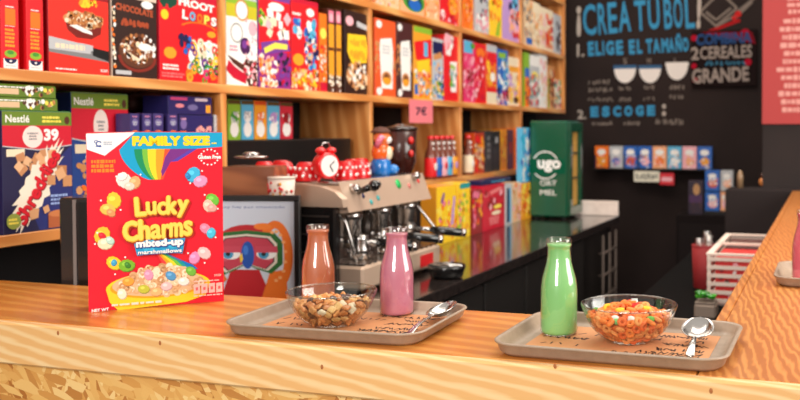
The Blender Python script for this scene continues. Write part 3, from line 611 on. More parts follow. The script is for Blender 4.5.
def a_bigred(a): a.r((206, 22, 50), 0, 0, 1, 1).p((236, 130, 130), [(0, .82), (.8, .95), (.9, .88), (.1, .75)]).e('lemon', .65, .5, .2, .05).e('cream', .6, .36, .22, .05).st((240, 150, 150), .2, .1, .8, .28, 3, 5, True).sc(['crim', 'dred', 'lpink'], .05, .5, .95, .85, 10, .1, seed=4)
B('big bright red package with a cream oval, on the back counter', 482.6, 504.5, 185, CT, 'crim', a_bigred, GC, .1, XC, name='package', cat='package')
B('white and blue package with a navy spine, right of the big red one', 505.2, 512, 184, CT, 'lgrey', lambda a: a.r('lgrey', 0, 0, 1, 1).r('navy', .2, .05, .6, .9).r('sky', .6, .05, .8, .9), GC, .1, XC, name='package', cat='package')
B('beige and pink package on the back counter', 512.8, 521, 183, CT, 'beige', lambda a: a.r('beige', 0, 0, 1, 1).sc(['lpink', 'peach', 'tan', 'orange'], .05, .05, .95, .95, 18, .18, seed=4), GC, .1, XC, name='package', cat='package')
B('orange and yellow package, last before the green cabinet', 521.8, 531.5, 183, CT, 'amber', lambda a: a.r('amber', 0, 0, 1, 1).sc(['yellow', 'orange', 'dor', 'lemon'], .05, .05, .95, .95, 18, .18, seed=6), GC, .1, XC, name='package', cat='package')
a, b = at(484, 180, X=XC).y, at(512, 180, X=XC).y
zt = at(493, 185, X=XC).z+.004
carton('folded_carton', 'navy flat carton lying on top of the big red package', b-a, .022, .085, 'navy', lambda A: A.r('navy', 0, 0, 1, 1).st('sky', .3, .3, .8, .7, 1), (XC-.05, (a+b)/2, zt), PI/2, cat='carton')
a, b = at(522.5, 150, X=-1.60).y, at(530.5, 150, X=-1.60).y
zt = at(527, 183, X=XC).z+.004
carton('package', 'sky blue and white package stacked on the orange and yellow one', b-a, at(527, 128, X=-1.60).z-zt, .03, 'sky', lambda A: A.r('sky', 0, 0, 1, 1).sc(['blue', 'white', 'cyan', 'lgrey'], .05, .05, .95, .95, 22, .2, seed=4), (-1.62, (a+b)/2, zt), PI/2, 'stacked blue package', cat='package')

# pink price card on the shelf edge
a, b = at(409.5, 110, X=XF+.002), at(433, 110, X=XF+.002)
pc = Art(b.y-a.y, .105, .00003, 0); pc.r((240, 130, 140), 0, 0, 1, 1).t('7€', (40, 30, 60), .5, .52, .46, .38, 0, .03)
tag(pc.mb.build('price_card', M['card'], None, (XF+.0006, (a.y+b.y)/2, at(421, 123, X=XF).z), PI/2), 'pink price card hanging from the middle shelf edge', 'card')

# ------------------------------------------------------------------ green cabinet on the back counter
gc = empty('display_fridge', 'dark green counter-top cabinet with white lettering and a glass door', 'fridge', (-1.56, 4.98, CT+.0005))
G0, G1, W0, W1, HH = 4.77, 5.02, -1.60, -1.362, .545
def gp(name, mb, m, label=None): return part(name, mb, m, gc, label)
z0 = CT+.0005
gp('cabinet_body', MB().box((W0, G0, z0+.012), (W1-.02, G1, z0+HH), (8, 84, 58), ch=.008), M['gloss'])
for x in (W0+.03, W1-.05):
    for y in (G0+.03, G1-.03): gp('foot', MB().lathe([(.014, z0), (.014, z0+.012)], 'black', 12, Matrix.Translation((x, y, 0))), M['matte'])
dr = MB(); zz0, zz1 = z0+.02, z0+HH-.01
for (ya, yb, za, zb) in ((G0, G1, zz0, zz0+.05), (G0, G1, zz1-.05, zz1), (G0, G0+.045, zz0+.05, zz1-.05), (G1-.045, G1, zz0+.05, zz1-.05)): dr.box((W1-.0195, ya, za), (W1, yb, zb), (8, 74, 52), ch=.002)
d = gp('door_frame', dr, M['gloss'])
gl = MB().box((W1-.012, G0+.045, zz0+.05), (W1-.008, G1-.045, zz1-.05)).build('door_glass', thin_glass('door_glass', (240, 210, 150), .05, .4), d); gl.matrix_parent_inverse = parent_inv(gc)
gi = MB().box((W1-.0197, G0+.046, zz0+.051), (W1-.0187, G1-.046, zz1-.051), (200, 150, 70)); gi.box((W1-.0187, G0+.046, zz0+.2), (W1-.0127, G1-.046, zz0+.21), (60, 60, 40)); gi.box((W1-.0187, G0+.046, zz0+.34), (W1-.0127, G1-.046, zz0+.35), (60, 60, 40))
gp('painted_lit_interior', gi, M['matte'])  # yellow light of the interior painted as amber colour, no lamp inside
hd = MB().box((W1+.0005, G1-.04, z0+.27), (W1+.012, G1-.015, z0+.33), (220, 190, 170), ch=.004).build('door_handle', M['matte'], d); hd.matrix_parent_inverse = parent_inv(gc)
la = Art(W1-.02-W0, HH-.02, .00005, 0)
la.ring('white', .42, .55, .36, .33, 36).r((8, 84, 58), .0, .46, .95, .62).t('ugo', 'white', .52, .54, .62, .13, 0, .04).t('ORT', 'white', .50, .36, .44, .055, 0, 0).t('MEL', 'white', .50, .26, .44, .055, 0, 0)
o = la.mb.build('lettering', M['chalk'], gc, ((W0+W1-.02)/2, G0-.0005, z0+.01)); o.matrix_parent_inverse = parent_inv(gc); o['label'] = 'white lettering with a ring'

# ------------------------------------------------------------------ coffee machine
cm = empty('coffee_machine', 'steel and black espresso machine on the back counter', 'coffee machine', (-1.53, 2.65, CT+.0005))
def cp(name, mb, m, label=None, parent=None):
    o = mb.build(name, m, parent or cm); o.matrix_parent_inverse = parent_inv(cm)
    if label: o['label'] = label
    return o
z0 = CT+.0005; ZT = CAMZ-.160
Ma, Mb = 2.385, 2.99
cp('body', MB().box((-1.74, Ma+.02, z0+.03), (-1.5, Mb, ZT-.012), (34, 30, 30), ch=.006), M['gloss'])
sd = MB().box((-1.74, Ma-.012, z0+.02), (-1.41, Ma+.0195, ZT-.075), (26, 23, 23), ch=.006)
for k in range(4): sd.box((-1.72, Ma-.016, z0+.07+k*.055), (-1.43, Ma-.012, z0+.075+k*.055), (70, 62, 58))
cp('side_panel', sd, M['gloss'], 'black ribbed side panel')
ym = Matrix.Translation((0, 0, 0))
wing = [(-1.74, ZT-.074), (-1.38, ZT-.074), (-1.385, ZT-.05), (-1.41, ZT-.028), (-1.46, ZT-.012), (-1.53, ZT-.004), (-1.74, ZT-.004)]
MX = Matrix(((1, 0, 0, 0), (0, 0, 1, 0), (0, 1, 0, 0), (0, 0, 0, 1)))
cp('side_wing', MB().prism([(x, z) for x, z in wing], Ma-.014, Ma+.019, 'white', MX), M['steel'], 'rounded steel side wing')
cp('cup_tray', MB().box((-1.74, Ma+.0195, ZT-.011), (-1.415, Mb, ZT), ch=.003), M['chrome'])
fa = [(-1.415, ZT), (-1.38, ZT-.092), (-1.415, ZT-.096), (-1.499, ZT-.096), (-1.499, ZT-.0115), (-1.416, ZT-.0115)]
fo = cp('control_panel', MB().prism(fa, Ma+.0195, Mb, 'white', MX), M['steel'], 'brushed steel control panel')
nrm = Vector((.092, 0, .035)).normalized()
def on_panel(px, py):
    best = None
    for k in range(200):
        t = k/199; X, Z = -1.415+.035*t, ZT-.092*t
        p = at(px, py, X=X); e = abs(p.z-Z)
        if best is None or e < best[0]: best = (e, Vector((X, p.y, Z)))
    return best[1]
tilt = Matrix.Rotation(math.atan2(nrm.x, nrm.z), 4, 'Y')
for px, py, r, c, n in ((398, 184, .017, (30, 180, 90), 'green'), (371, 202, .009, (60, 170, 170), 'teal'), (378, 198, .009, (60, 170, 170), 'teal'), (363, 196, .008, 'navy', 'navy'), (409, 186, .01, (210, 120, 110), 'pink'), (418, 181, .008, 'red', 'red'), (352, 188, .013, 'white', 'white')):
    p = on_panel(px, py)
    cp('sticker', MB().lathe([(r, 0), (r, .001), (.0001, .0012)], c, 16, Matrix.Translation(p+nrm*.0008) @ tilt), M['card'], n+' sticker')
for px, py in ((352, 190), (373, 186), (413, 177)):
    p = on_panel(px, py); cp('knob', MB().lathe([(.014, 0), (.015, .004), (.013, .02), (.010, .024), (.0001, .025)], 'white', 18, Matrix.Translation(p+nrm*.001) @ tilt), M['chrome'], 'chrome knob')
p = on_panel(358, 192); cp('steam_tap', MB().tube([p+nrm*.002, p+nrm*.05], [.009, .012], 'black').ell(p+nrm*.06, (.018, .018, .018), 'black'), M['gloss'], 'black steam tap')
for i, y in enumerate((2.53, 2.73, 2.93)):
    g = MB().lathe([(.030, ZT-.18), (.034, ZT-.172), (.034, ZT-.13), (.040, ZT-.125), (.040, ZT-.097)], 'white', 24, Matrix.Translation((-1.45, y, 0)))
    gh = cp('group_head', g, M['chrome'], 'chrome group head')
    pf = MB().lathe([(.02, ZT-.215), (.032, ZT-.20), (.033, ZT-.181)], 'white', 24, Matrix.Translation((-1.45, y, 0))); pf.tube([(-1.418, y, ZT-.195), (-1.36, y+.015, ZT-.2)], .008, 'white')
    pt = cp('portafilter', pf, M['chrome'], 'chrome portafilter')
    cp('spout', MB().tube([(-1.45, y, ZT-.212), (-1.45, y, ZT-.235), (-1.44, y+.02, ZT-.25)], .008), M['chrome'])
    h = MB().tube([(-1.36, y+.015, ZT-.2), (-1.33, y+.022, ZT-.203), (-1.25, y+.04, ZT-.21)], [.012, .016, .015], 'black', 12); cp('handle', h, M['gloss'], 'black handle')
    cp('handle_cap', MB().tube([(-1.25, y+.04, ZT-.21), (-1.238, y+.043, ZT-.211)], [.0155, .013], 'white', 12), M['chrome'])
cp('steam_wand', MB().tube([(-1.43, Ma+.06, ZT-.09), (-1.415, Ma+.06, ZT-.13), (-1.395, Ma+.075, ZT-.22), (-1.39, Ma+.085, ZT-.27)], .0055), M['chrome'])
cp('steam_wand', MB().tube([(-1.43, Mb-.04, ZT-.09), (-1.41, Mb-.03, ZT-.13), (-1.36, Mb-.01, ZT-.2), (-1.355, Mb-.005, ZT-.25)], .0055), M['chrome'])
cp('back_splash', MB().box((-1.499, Ma+.02, z0+.09), (-1.494, Mb, ZT-.1)), M['chrome'])
dt = MB().box((-1.494, Ma+.02, z0+.012), (-1.335, Mb-.02, z0+.085), (180, 160, 142), ch=.008); cp('drip_tray', dt, M['steel'])
gr = MB()
for k in range(15): gr.box((-1.49, Ma+.03+k*.037, z0+.0855), (-1.342, Ma+.048+k*.037, z0+.09), 'dgrey')
cp('drip_grate', gr, M['chrome'])
bd = MB().box((-1.3345, 2.80, z0+.025), (-1.332, 2.90, z0+.065), (200, 30, 34)); cp('badge', bd, M['card'], 'red badge')
for x in (-1.72, -1.38):
    for y in (Ma+.05, Mb-.05): cp('foot', MB().lathe([(.018, z0), (.016, z0+.0118)], 'black', 14, Matrix.Translation((x, y, 0))), M['matte'])
# cups / jugs on the drip tray
def jug(loc, s, label, rz=0):
    t = empty('milk_jug', label, 'jug', loc, rz, 'steel jugs on the drip tray')
    MB().lathe([(.03*s, 0), (.034*s, .003), (.033*s, .03*s), (.026*s, .062*s), (.028*s, .075*s), (.0265*s, .075*s), (.0245*s, .062*s), (.031*s, .03*s), (.03*s, .005)], 'white', 24, None, True).build('jug_body', M['chrome'], t)
    MB().tube([(0, .026*s, .065*s), (0, .05*s, .06*s), (0, .052*s, .03*s), (0, .034*s, .02*s)], .004*s).build('handle', M['chrome'], t)
jug((-1.415, 2.53, z0+.0905), 1.0, 'steel milk jug on the drip tray, nearer the black side panel', 1.2)
jug((-1.4, 2.67, z0+.0905), .8, 'small steel milk jug under the coffee machine, right of the larger one', 2.0)

# things on top of the machine: red cups, clock
def cup_mesh():
    t = empty('espresso_cup', 'x', 'cup', (0, 0, 0), 0, 'red polka-dot cups on the coffee machine')
    MB().lathe([(.036, 0), (.0365, .004), (.034, .03), (.026, .052), (.022, .055), (.022, .058), (.0001, .058)], (214, 22, 30), 24).build('cup_body', M['gloss'], t)
    d = MB()
    for k in range(10):
        a = 2*PI*k/10
        for z, r in ((.016, .0352), (.038, .0312)):
            q = a+(PI/10 if z > .03 else 0); d.ell((r*math.cos(q), r*math.sin(q), z), (.0045, .0045, .005), 'white', 8, 6)
    d.build('dots', M['card'], t, None); t.children[-1]['kind'] = 'stuff'
    return t
cup = cup_mesh(); cups = [(-1.545, 2.43), (-1.625, 2.435), (-1.70, 2.44), (-1.70, 2.53)]+[(X_, at(p_, 170, X=X_).y) for p_, X_ in ((346, -1.462), (359, -1.462), (352, -1.54), (361, -1.56))]
cl = ['red dotted cup, nearest the camera on the machine top', 'red dotted cup second back, left of the clock', 'red dotted cup third back, left of the clock', 'red dotted cup at the wall side of the machine top', 'red dotted cup just right of the red clock', 'red dotted cup farthest right in the front row', 'red dotted cup behind the front row, right of the clock', 'red dotted cup at the back right of the machine top']
for i, ((x, y), l) in enumerate(zip(cups, cl)):
    o = cup if i == 0 else dup(cup, (0, 0, 0), 0, l, cup['group']); o.location = (x, y, ZT+.0005); o['label'] = l
ck = empty('alarm_clock', 'red twin-bell alarm clock with a white face on the coffee machine', 'clock', (-1.475, at(326, 160, X=-1.475).y, ZT+.0005), R(68))
ck.scale = (.82, .82, .82)
CM = Matrix.Translation((0, 0, .058)) @ Matrix.Rotation(PI/2, 4, 'X')
MB().lathe([(.045, -.022), (.05, -.018), (.05, .018), (.046, .022), (.04, .023)], (224, 18, 24), 32, CM).build('case', M['gloss'], ck)
MB().lathe([(.0395, .0232), (.0001, .0234)], (236, 230, 226), 28, CM, False).build('dial', M['card'], ck)
for i, a in enumerate((.9, 2.6)): MB().tube([(0, -.0245, .058), (.026*math.sin(a), -.0245, .058+.026*math.cos(a))], .0018, 'black', 6).build('clock_hand', M['matte'], ck)
for s in (-1, 1):
    MB().ell((s*.024, 0, .114), (.02, .02, .014), (224, 18, 24), 14, 8).build('bell', M['gloss'], ck)
    MB().tube([(s*.028, 0, .018), (s*.036, 0, .001)], [.007, .004], (224, 18, 24)).build('foot', M['gloss'], ck)
MB().tube([(-.022, 0, .126), (-.012, 0, .143), (.012, 0, .143), (.022, 0, .126)], .003, 'tan').build('handle', M['chrome'], ck)
# figurine and hopper behind the machine
fy = at(381, 150, X=-1.58)
fg = empty('figurine', 'orange and blue toy figurine standing by the brown grinder hopper', 'figurine', (-1.50, at(381, 160, X=-1.50).y, ZT+.0005))
MB().lathe([(.032, 0), (.036, .01), (.034, .045), (.028, .055)], (10, 110, 190), 20).ell((.03, .028, .018), (.024, .02, .018), (20, 120, 200), 12, 8).build('blue_base', M['gloss'], fg)
MB().ell((0, 0, .08), (.032, .036, .038), (240, 100, 30), 18, 12).build('body', M['gloss'], fg)
MB().ell((.024, .008, .075), (.014, .022, .026), 'cream', 12, 8).build('bib', M['gloss'], fg)
MB().ell((.004, .002, .128), (.03, .034, .03), (236, 120, 60), 18, 12).ell((.026, .004, .122), (.012, .018, .014), 'white', 12, 8).build('head', M['gloss'], fg)
MB().tube([(0, -.03, .10), (.015, -.04, .12), (.02, -.03, .135)], .011, 'pink').build('arm', M['gloss'], fg)
MB().tube([(0, .03, .09), (.02, .048, .085)], .011, 'orange').build('arm', M['gloss'], fg)
MB().lathe([(.036, .146), (.034, .152), (.02, .165), (.0001, .168)], (84, 44, 30), 18, None, True).build('hat', M['matte'], fg)
hp = empty('coffee_grinder', 'coffee grinder with a dark brown hopper beside the toy figurine', 'grinder', (-1.60, at(401, 150, X=-1.60).y, CT+.0005))
MB().box((-.06, -.06, 0), (.06, .06, .3), (30, 26, 26), ch=.01).build('grinder_body', M['gloss'], hp)
MB().lathe([(.03, .3), (.036, .31), (.056, .37), (.062, .49), (.058, .493)], (62, 26, 20), 28).build('hopper', M['gloss'], hp)
MB().lathe([(.065, .4935), (.065, .505), (.03, .513), (.012, .52), (.0001, .52)], (44, 26, 22), 28).build('lid', M['gloss'], hp)
for z, s in ((.455, .02), (.405, .018)): MB().ell((.058, -.03, z), (.01, s*.7, s*.8), (210, 30, 30), 12, 8).build('red_badge', M['gloss'], hp)
# knock box / puck drawer to the right of the machine
kb = empty('knock_box', 'low black knock box with a chrome bar before the coffee machine', 'knock box', (-1.228, 2.78, CT+.0005))
kb.scale = (.72, .72, .72)
MB().lathe([(.06, 0), (.075, .004), (.088, .045), (.09, .06), (.085, .06), (.07, .012), (.0001, .01)], (24, 22, 22), 28).build('bin', M['gloss'], kb)
MB().tube([(-.08, 0, .056), (.08, 0, .056)], .009, 'white').build('knock_bar', M['chrome'], kb)

# ------------------------------------------------------------------ poster and things at its back
PW_, PH_ = .285, .312
pr = Vector((-1.433, 2.225, 0)); ang = HEAD
pcx = pr-Vector((math.cos(ang), math.sin(ang), 0))*PW_/2
po = empty('framed_poster', 'black framed poster of a red figure in green goggles', 'poster', (pcx.x, pcx.y, CT+.0005), ang)
fr = MB(); b_ = .016
for lo, hi in (((-PW_/2, -.01, 0), (PW_/2, .01, b_)), ((-PW_/2, -.01, PH_-b_), (PW_/2, .01, PH_)), ((-PW_/2, -.01, b_), (-PW_/2+b_, .01, PH_-b_)), ((PW_/2-b_, -.01, b_), (PW_/2, .01, PH_-b_))): fr.box(lo, hi, 'black', ch=.002)
fr.build('frame', M['dark'], po)
a = Art(PW_-2*b_, PH_-2*b_, .00002, 0); a.r((206, 212, 224), 0, 0, 1, 1).t('Hoy hay pez empanado', (50, 80, 150), .52, .935, .74, .032, 0, 0)
Rr = (190, 24, 34)
a.e(Rr, .47, .56, .36, .2, 24).p(Rr, [(.16, .0), (.28, .3), (.6, .3), (.74, 0)])
a.ring((240, 116, 30), .78, .44, .2, .1, 24, .36, -1.9, 2.6, .28).p((240, 116, 30), [(.62, 0), (.92, 0), (.9, .3), (.72, .28)]).e((244, 128, 40), .64, .74, .1, .035)
goggle = lambda k: [(.46+x*k, .45+y*k) for x, y in [(-.36, -.1), (-.36, .12), (-.28, .2), (0, .225), (.28, .2), (.36, .12), (.36, -.08), (.25, -.17), (.1, -.13), (0, -.08), (-.1, -.13), (-.25, -.19)]]
a.p((40, 104, 44), goggle(1.12)).p((226, 214, 196), goggle(.95)).p((60, 40, 50), goggle(.86)).p((196, 60, 80), goggle(.82))
a.p((214, 84, 100), [(.16, .5), (.38, .54), (.40, .44), (.2, .38)]).p((214, 84, 100), [(.56, .54), (.78, .52), (.74, .38), (.56, .44)])
for u in (.28, .68): a.e('white', u, .46, .11, .055).e((70, 150, 190), u-.03, .46, .06, .05).e('black', u-.03, .46, .025, .022).p((204, 70, 90), [(u-.13, .455+.02), (u+.13, .475), (u+.12, .54), (u-.12, .54)])
a.e((30, 80, 170), .47, .45, .075, .14, 20).e((60, 120, 210), .45, .5, .03, .05).p((240, 200, 60), [(.38, .44), (.41, .47), (.42, .4), (.39, .37)])
for k in range(9): q = -1.5+k*.42; a.e((250, 176, 110), .78+.115*math.cos(q), .44+.25*math.sin(q), .022, .016)
a.p((220, 110, 50), [(.14, .12), (.24, .2), (.2, .26), (.16, .2), (.1, .24)])
a.mb.build('printed_sheet', M['card'], po, (0, -.002, b_)); 
MB().box((-PW_/2+.004, .0, .004), (PW_/2-.004, .008, PH_-.004), 'dgrey').build('backing_board', M['matte'], po)
MB().box((-.03, .0105, 0), (.03, .05, .006), 'black').box((-.03, .0105, .006), (.03, .014, .16), 'black').build('stand', M['matte'], po)
# dark cabinet behind the poster and the tins on it
dc = tag(MB().box((-.13, 0, 0), (.155, .085, .285), (24, 20, 20), ch=.006).build('storage_cabinet', M['gloss'], None, (pcx.x-.075, pcx.y+.055, CT+.0005), ang), 'low black cabinet behind the framed poster', 'cabinet')
cz = CT+.286
tn = MB(); pr_ = []
wT, hT, rT = .20, .105, .05
for k in range(9):
    q = PI-k*PI/16; pr_.append((-wT/2+rT+rT*math.cos(q), hT-rT+rT*math.sin(q)))
pr_ += [(wT/2, hT), (wT/2, 0), (-wT/2, 0)]
tn.prism(pr_, -.06, .06, 'white', Matrix(((1, 0, 0, 0), (0, 0, 1, 0), (0, 1, 0, 0), (0, 0, 0, 1))))
q = at(252, 190, Y=2.28)
tag(tn.build('bread_bin', wood('copper_brown_veneer', 'X', (172, 104, 62), (160, 92, 52), (128, 68, 36), .3, .3), None, (-1.645, 2.275, cz), ang), 'brown bin with a rounded corner above the framed poster', 'bin')
tt = empty('candy_tub', 'white tub with red and yellow print before the brown bin', 'tub', (-1.505, 2.243, cz))
MB().lathe([(.030, 0), (.033, .002), (.038, .072), (.035, .072), (.031, .006)], (232, 214, 200), 28).build('tub_body', M['card'], tt)
pm = MB()
for k in range(26):
    qa = -2.6+rnd.random()*2.6; zz = .012+.05*rnd.random(); r = .0332+.005*zz/.072; pm.ell((r*math.cos(qa), r*math.sin(qa), zz), (.003, .006, .005), rnd.choice([(200, 30, 30), (220, 150, 40), (214, 40, 40), (170, 130, 110)]), 8, 6)
pm.build('printed_band', M['card'], tt); MB().lathe([(.040, .0725), (.040, .077), (.0001, .078)], (224, 206, 190), 28).build('lid', M['card'], tt)
sp_ = MB(); sp_.ell((0, 0, .006), (.05, .03, .006), 'white', 16, 8); sp_.ell((.0, .0, .014), (.025, .018, .008), 'lgrey', 12, 8)
tag(sp_.build('metal_dish', M['chrome'], None, (-1.63, 2.275, cz+.126), .5), 'small shiny metal dish lying on the brown bin', 'dish')
# dark tower left of the tall red box
tw = empty('payment_terminal', 'tall dark grey appliance with a pale edge strip, left of the red box', 'appliance', (-1.54, 1.66, CT+.0005), HEAD)
a, b = at(67.5, 240, X=-1.55), at(88, 240, X=-1.55); hz = at(78, 199, X=-1.55).z-CT
tw.location = (-1.585, (a.y+b.y)/2+.06, CT+.0005)
MB().box((-.04, -.04, 0), (.036, .08, hz), (40, 35, 35), ch=.004).build('housing', M['gloss'], tw); MB().box((-.008, -.0435, 0), (-.001, -.0405, hz-.004), (120, 112, 108)).build('edge_strip', M['matte'], tw); MB().box((.004, -.043, .004), (.034, -.0405, hz-.01), (20, 18, 18)).build('front_cover', M['gloss'], tw)

# ------------------------------------------------------------------ end wall: chalk menu, snack shelf
Yc = YE-.0008
def wall_art(px0, py0, px1, py1, Y):
    A, C = at(px0, py0, Y=Y), at(px1, py1, Y=Y)
    art = Art(C.x-A.x, A.z-C.z, .00005, 0)
    U = lambda px, py=100: ((at(px, py, Y=Y).x-A.x)/(C.x-A.x), (at(px, py, Y=Y).z-C.z)/(A.z-C.z))
    return art, U, Vector(((A.x+C.x)/2, Y, C.z))
mn = empty('chalk_menu', 'chalk menu lettered in blue and white on the dark end wall', 'menu', at(640, 60, Y=Yc))
def wtext(items, px0, py0, px1, py1, name, parent, m='chalk', Y=Yc, label=None):
    art, U, loc = wall_art(px0, py0, px1, py1, Y); items(art, U)
    o = art.mb.build(name, M[m], parent, loc)
    if parent is not None: o.matrix_parent_inverse = parent_inv(parent)
    if label: o['label'] = label
    return o
def tx(a, U, s, c, x0, y0, x1, y1, rot=0, bold=.02):
    (u0, v0), (u1, v1) = U(x0, y1), U(x1, y0); a.t(s, c, (u0+u1)/2, (v0+v1)/2, u1-u0, v1-v0, rot, bold)
CB, CW, CG = (62, 146, 190), (190, 178, 168), (128, 116, 108)
def it_title(a, U):
    tx(a, U, '¡', CW, 576.5, 6, 581, 37, 0, .04)
    for ch, x0, x1, y0, y1 in (('C', 583, 596, 4, 35.5), ('R', 598, 606.5, 3, 34.5), ('E', 608, 617, 2, 33.5), ('A', 618.5, 630.5, 1, 32), ('T', 634.5, 646, 0, 31), ('U', 648, 659.5, -1, 29.5), ('B', 664, 672, -2, 29), ('O', 673.5, 682.5, -3, 28.5), ('L', 685, 694.5, -3, 28.5)): tx(a, U, ch, CB, x0, y0, x1, y1, R(3), .015)
    tx(a, U, '!', CW, 697, -6, 701, 29, R(-2), .05)
wtext(it_title, 560, -12, 720, 40, 'title_lettering', mn, label='tall blue title lettering')
def it_s1(a, U):
    for ch, x0, x1 in (('E', 588, 594), ('L', 595.5, 601), ('I', 602.5, 604), ('G', 606, 614), ('E', 616, 623), ('E', 629, 635), ('L', 637, 642), ('T', 646, 652.5), ('A', 653, 660), ('M', 661.5, 668.5), ('A', 668.5, 674.5), ('Ñ', 675.5, 681.5), ('O', 682.5, 688.5)):
        k = (x0-588)*.045; tx(a, U, ch, CB, x0, (41.5 if ch != 'Ñ' else 37.5)-k, x1, 56-k, R(3), .05)
wtext(lambda a, U: tx(a, U, '1.', CW, 577, 44, 584, 57, 0, .03), 574, 41, 587, 60, 'step_number', mn)
wtext(it_s1, 586, 30, 700, 62, 'first_step_lettering', mn, label='blue step lettering')
def it_s2(a, U):
    for i, ch in enumerate('ESCOGE'): tx(a, U, ch, CB, 590.5+i*11.3, 106.5-i*.25, 598.5+i*11.3, 117-i*.25, R(1), .07)
wtext(lambda a, U: tx(a, U, '2.', CW, 577.5, 110, 586, 119, 0, .02), 574, 106, 589, 122, 'step_number', mn)
wtext(lambda a, U: tx(a, U, ':', CW, 662, 104, 666, 116, 0, .05), 659, 101, 669, 119, 'colon', mn)
wtext(it_s2, 588, 100, 700, 122, 'second_step_lettering', mn, label='blue step lettering')
for ch, x in (('S', 625), ('M', 649), ('L', 676)): wtext(lambda a, U: tx(a, U, ch, CG, x-2, 58, x+2, 64), x-5, 55, x+5, 66, 'size_letter', mn)
for (x0, x1, y0, y1) in ((588, 611, 79, 85), (588, 612, 87, 93), (588, 613, 97, 102), (618, 631, 86, 91), (643, 656, 85, 90), (669, 684, 84, 90), (618, 631, 97, 102), (643, 655, 96, 101), (669, 684, 94, 100), (592, 612, 121, 126), (624, 640, 120, 126), (655, 684, 118, 126)):
    wtext(lambda a, U: a.scribble(CG, 0, .05, 1, .95, max(3, int((x1-x0)/3.2)), .05 if x1-x0 > 20 else .09, int(x0+y0)), x0, y0, x1, y1, 'price_lettering', mn)
for x, y in ((625, 65), (650, 65), (677, 62)):
    def it_b(a, U, x=x, y=y):
        u, v = U(x, y+3); ru = U(x+11, y)[0]-u; rv = v-U(x, y+18)[1]
        a.half((236, 228, 222), u, v, ru, rv)
        u0, v0 = U(x-11.5, y+4); u1, v1 = U(x+11.5, y); a.r((60, 100, 140) if y > 63 else (236, 228, 222), u0, v0, u1, v1)
    wtext(it_b, x-14, y-4, x+14, y+22, 'bowl_drawing', mn, label='white chalk bowl drawing')
# combination sign
sg = empty('combination_sign', 'dark sign reading COMBINA 2 CEREALES GRANDE with red patches', 'sign', at(724, 60, Y=6.46))
A, C = at(691.5, 31, Y=6.47), at(757, 86, Y=6.47)
o = part('sign_board', MB().box((A.x, 6.472, C.z), (C.x, 6.49, A.z), (30, 20, 20), ch=.003), M['chalk'], sg)
CR = (158, 144, 136)
def it_comb(a, U):
    for (x, y, r) in ((694, 38, .045), (748, 62, .05), (694, 66, .04), (745, 34, .07), (695, 80, .035)):
        u, v = U(x, y); a.e((170, 20, 44), u, v, r)
    a.p((120, 20, 34), [U(700, 32), U(752, 32), U(756, 44), U(745, 42), U(720, 36)])
    tx(a, U, 'COMBINA', (44, 74, 122), 696, 32, 752, 45, R(1), .04); tx(a, U, '2', CR, 691, 47, 699, 60, 0, .03); tx(a, U, 'CEREALES', CR, 700, 45, 752, 59, R(1), .02); a.scribble((60, 120, 150), *U(705, 66), *U(746, 60), 9, .018, 4); tx(a, U, 'GRANDE', CR, 692, 67, 749, 83, R(2), .03)
wtext(it_comb, 688, 28, 760, 88, 'sign_lettering', sg, Y=6.468)
dwg = empty('chalk_drawing', 'grey chalk drawing of crossed spoons with a red heart above the dark sign', 'drawing', at(730, 15, Y=Yc))
def it_dr(a, U):
    for p, q in (((700, 12), (716, 26)), ((716, 26), (737, 8)), ((737, 8), (722, -6)), ((700, 12), (718, -6)), ((706, 12), (716, 20)), ((716, 20), (731, 8)), ((737, 12), (757, -4)), ((733, 20), (752, 2)), ((715, 27), (738, 14))):
        a.line(CG, U(*p), U(*q), .035)
    for x, y, r in ((738, 14, .05), (734, 18, .035)): a.e((196, 40, 40), *U(x, y), r)
    a.line((170, 30, 34), U(708, 32), U(740, 20), .05)
wtext(it_dr, 696, -10, 762, 32, 'drawing_strokes', dwg)
# wall snack shelf
sx0, sx1 = at(594, 170, Y=6.38).x, at(714, 170, Y=6.38).x; szz = at(655, 168.5, Y=6.36).z
tag(MB().box((sx0, 6.345, szz-.012), (sx1, 6.499, szz), (34, 28, 28), ch=.002).build('wall_shelf', M['matte']), 'thin dark shelf on the end wall under a row of small snack boxes', 'shelf')
sn = [('orange', 'amber', 'orange topped snack box, leftmost on the end wall shelf'), ('lgrey', 'blue', 'white and blue snack box, second on the end wall shelf'), ('blue', 'dor', 'blue snack box with a red patch, third on the end wall shelf'), ('blue', 'lpink', 'blue snack box with a pink patch, fourth on the end wall shelf'), ('peach', 'orange', 'peach snack box in the middle of the end wall shelf'), ('sky', 'white', 'sky blue snack box right of the peach one'), ('lpink', 'peach', 'pink snack box, second from the right on the end wall shelf'), ('blue', 'amber', 'blue snack box, rightmost on the end wall shelf')]
w8 = (sx1-sx0-.02)/8
for i, (c, c2, l) in enumerate(sn):
    def art(A, c=c, c2=c2, i=i): A.r(c, 0, 0, 1, 1).e('white', .5, .74, .32, .14).e(c2, .52, .32, .3, .2).sc(['white', c2, 'lpink', 'tan', c], .1, .05, .9, .6, 10, .12, seed=i).r('navy' if i < 4 else c, 0, 0, .1, .6)
    carton('snack_box', l, w8-.006, at(655, 146.5, Y=6.36).z-szz-.001, .06, c, art, (sx0+.01+w8*(i+.5), 6.385, szz+.0004), 0, 'snack boxes on the end wall shelf', cat='snack box')
def plate(name, label, px0, py0, px1, py1, c, Y, f, cat='sign'):
    A, C = at(px0, py0, Y=Y), at(px1, py1, Y=Y); a = Art(C.x-A.x, A.z-C.z, .00005, -.0021); a.r(c, 0, 0, 1, 1); f(a)
    a.mb.box((-(C.x-A.x)/2, -.002, 0), ((C.x-A.x)/2, .001, A.z-C.z), c)
    return tag(a.mb.build(name, M['card'], None, ((A.x+C.x)/2, Y, C.z)), label, cat)
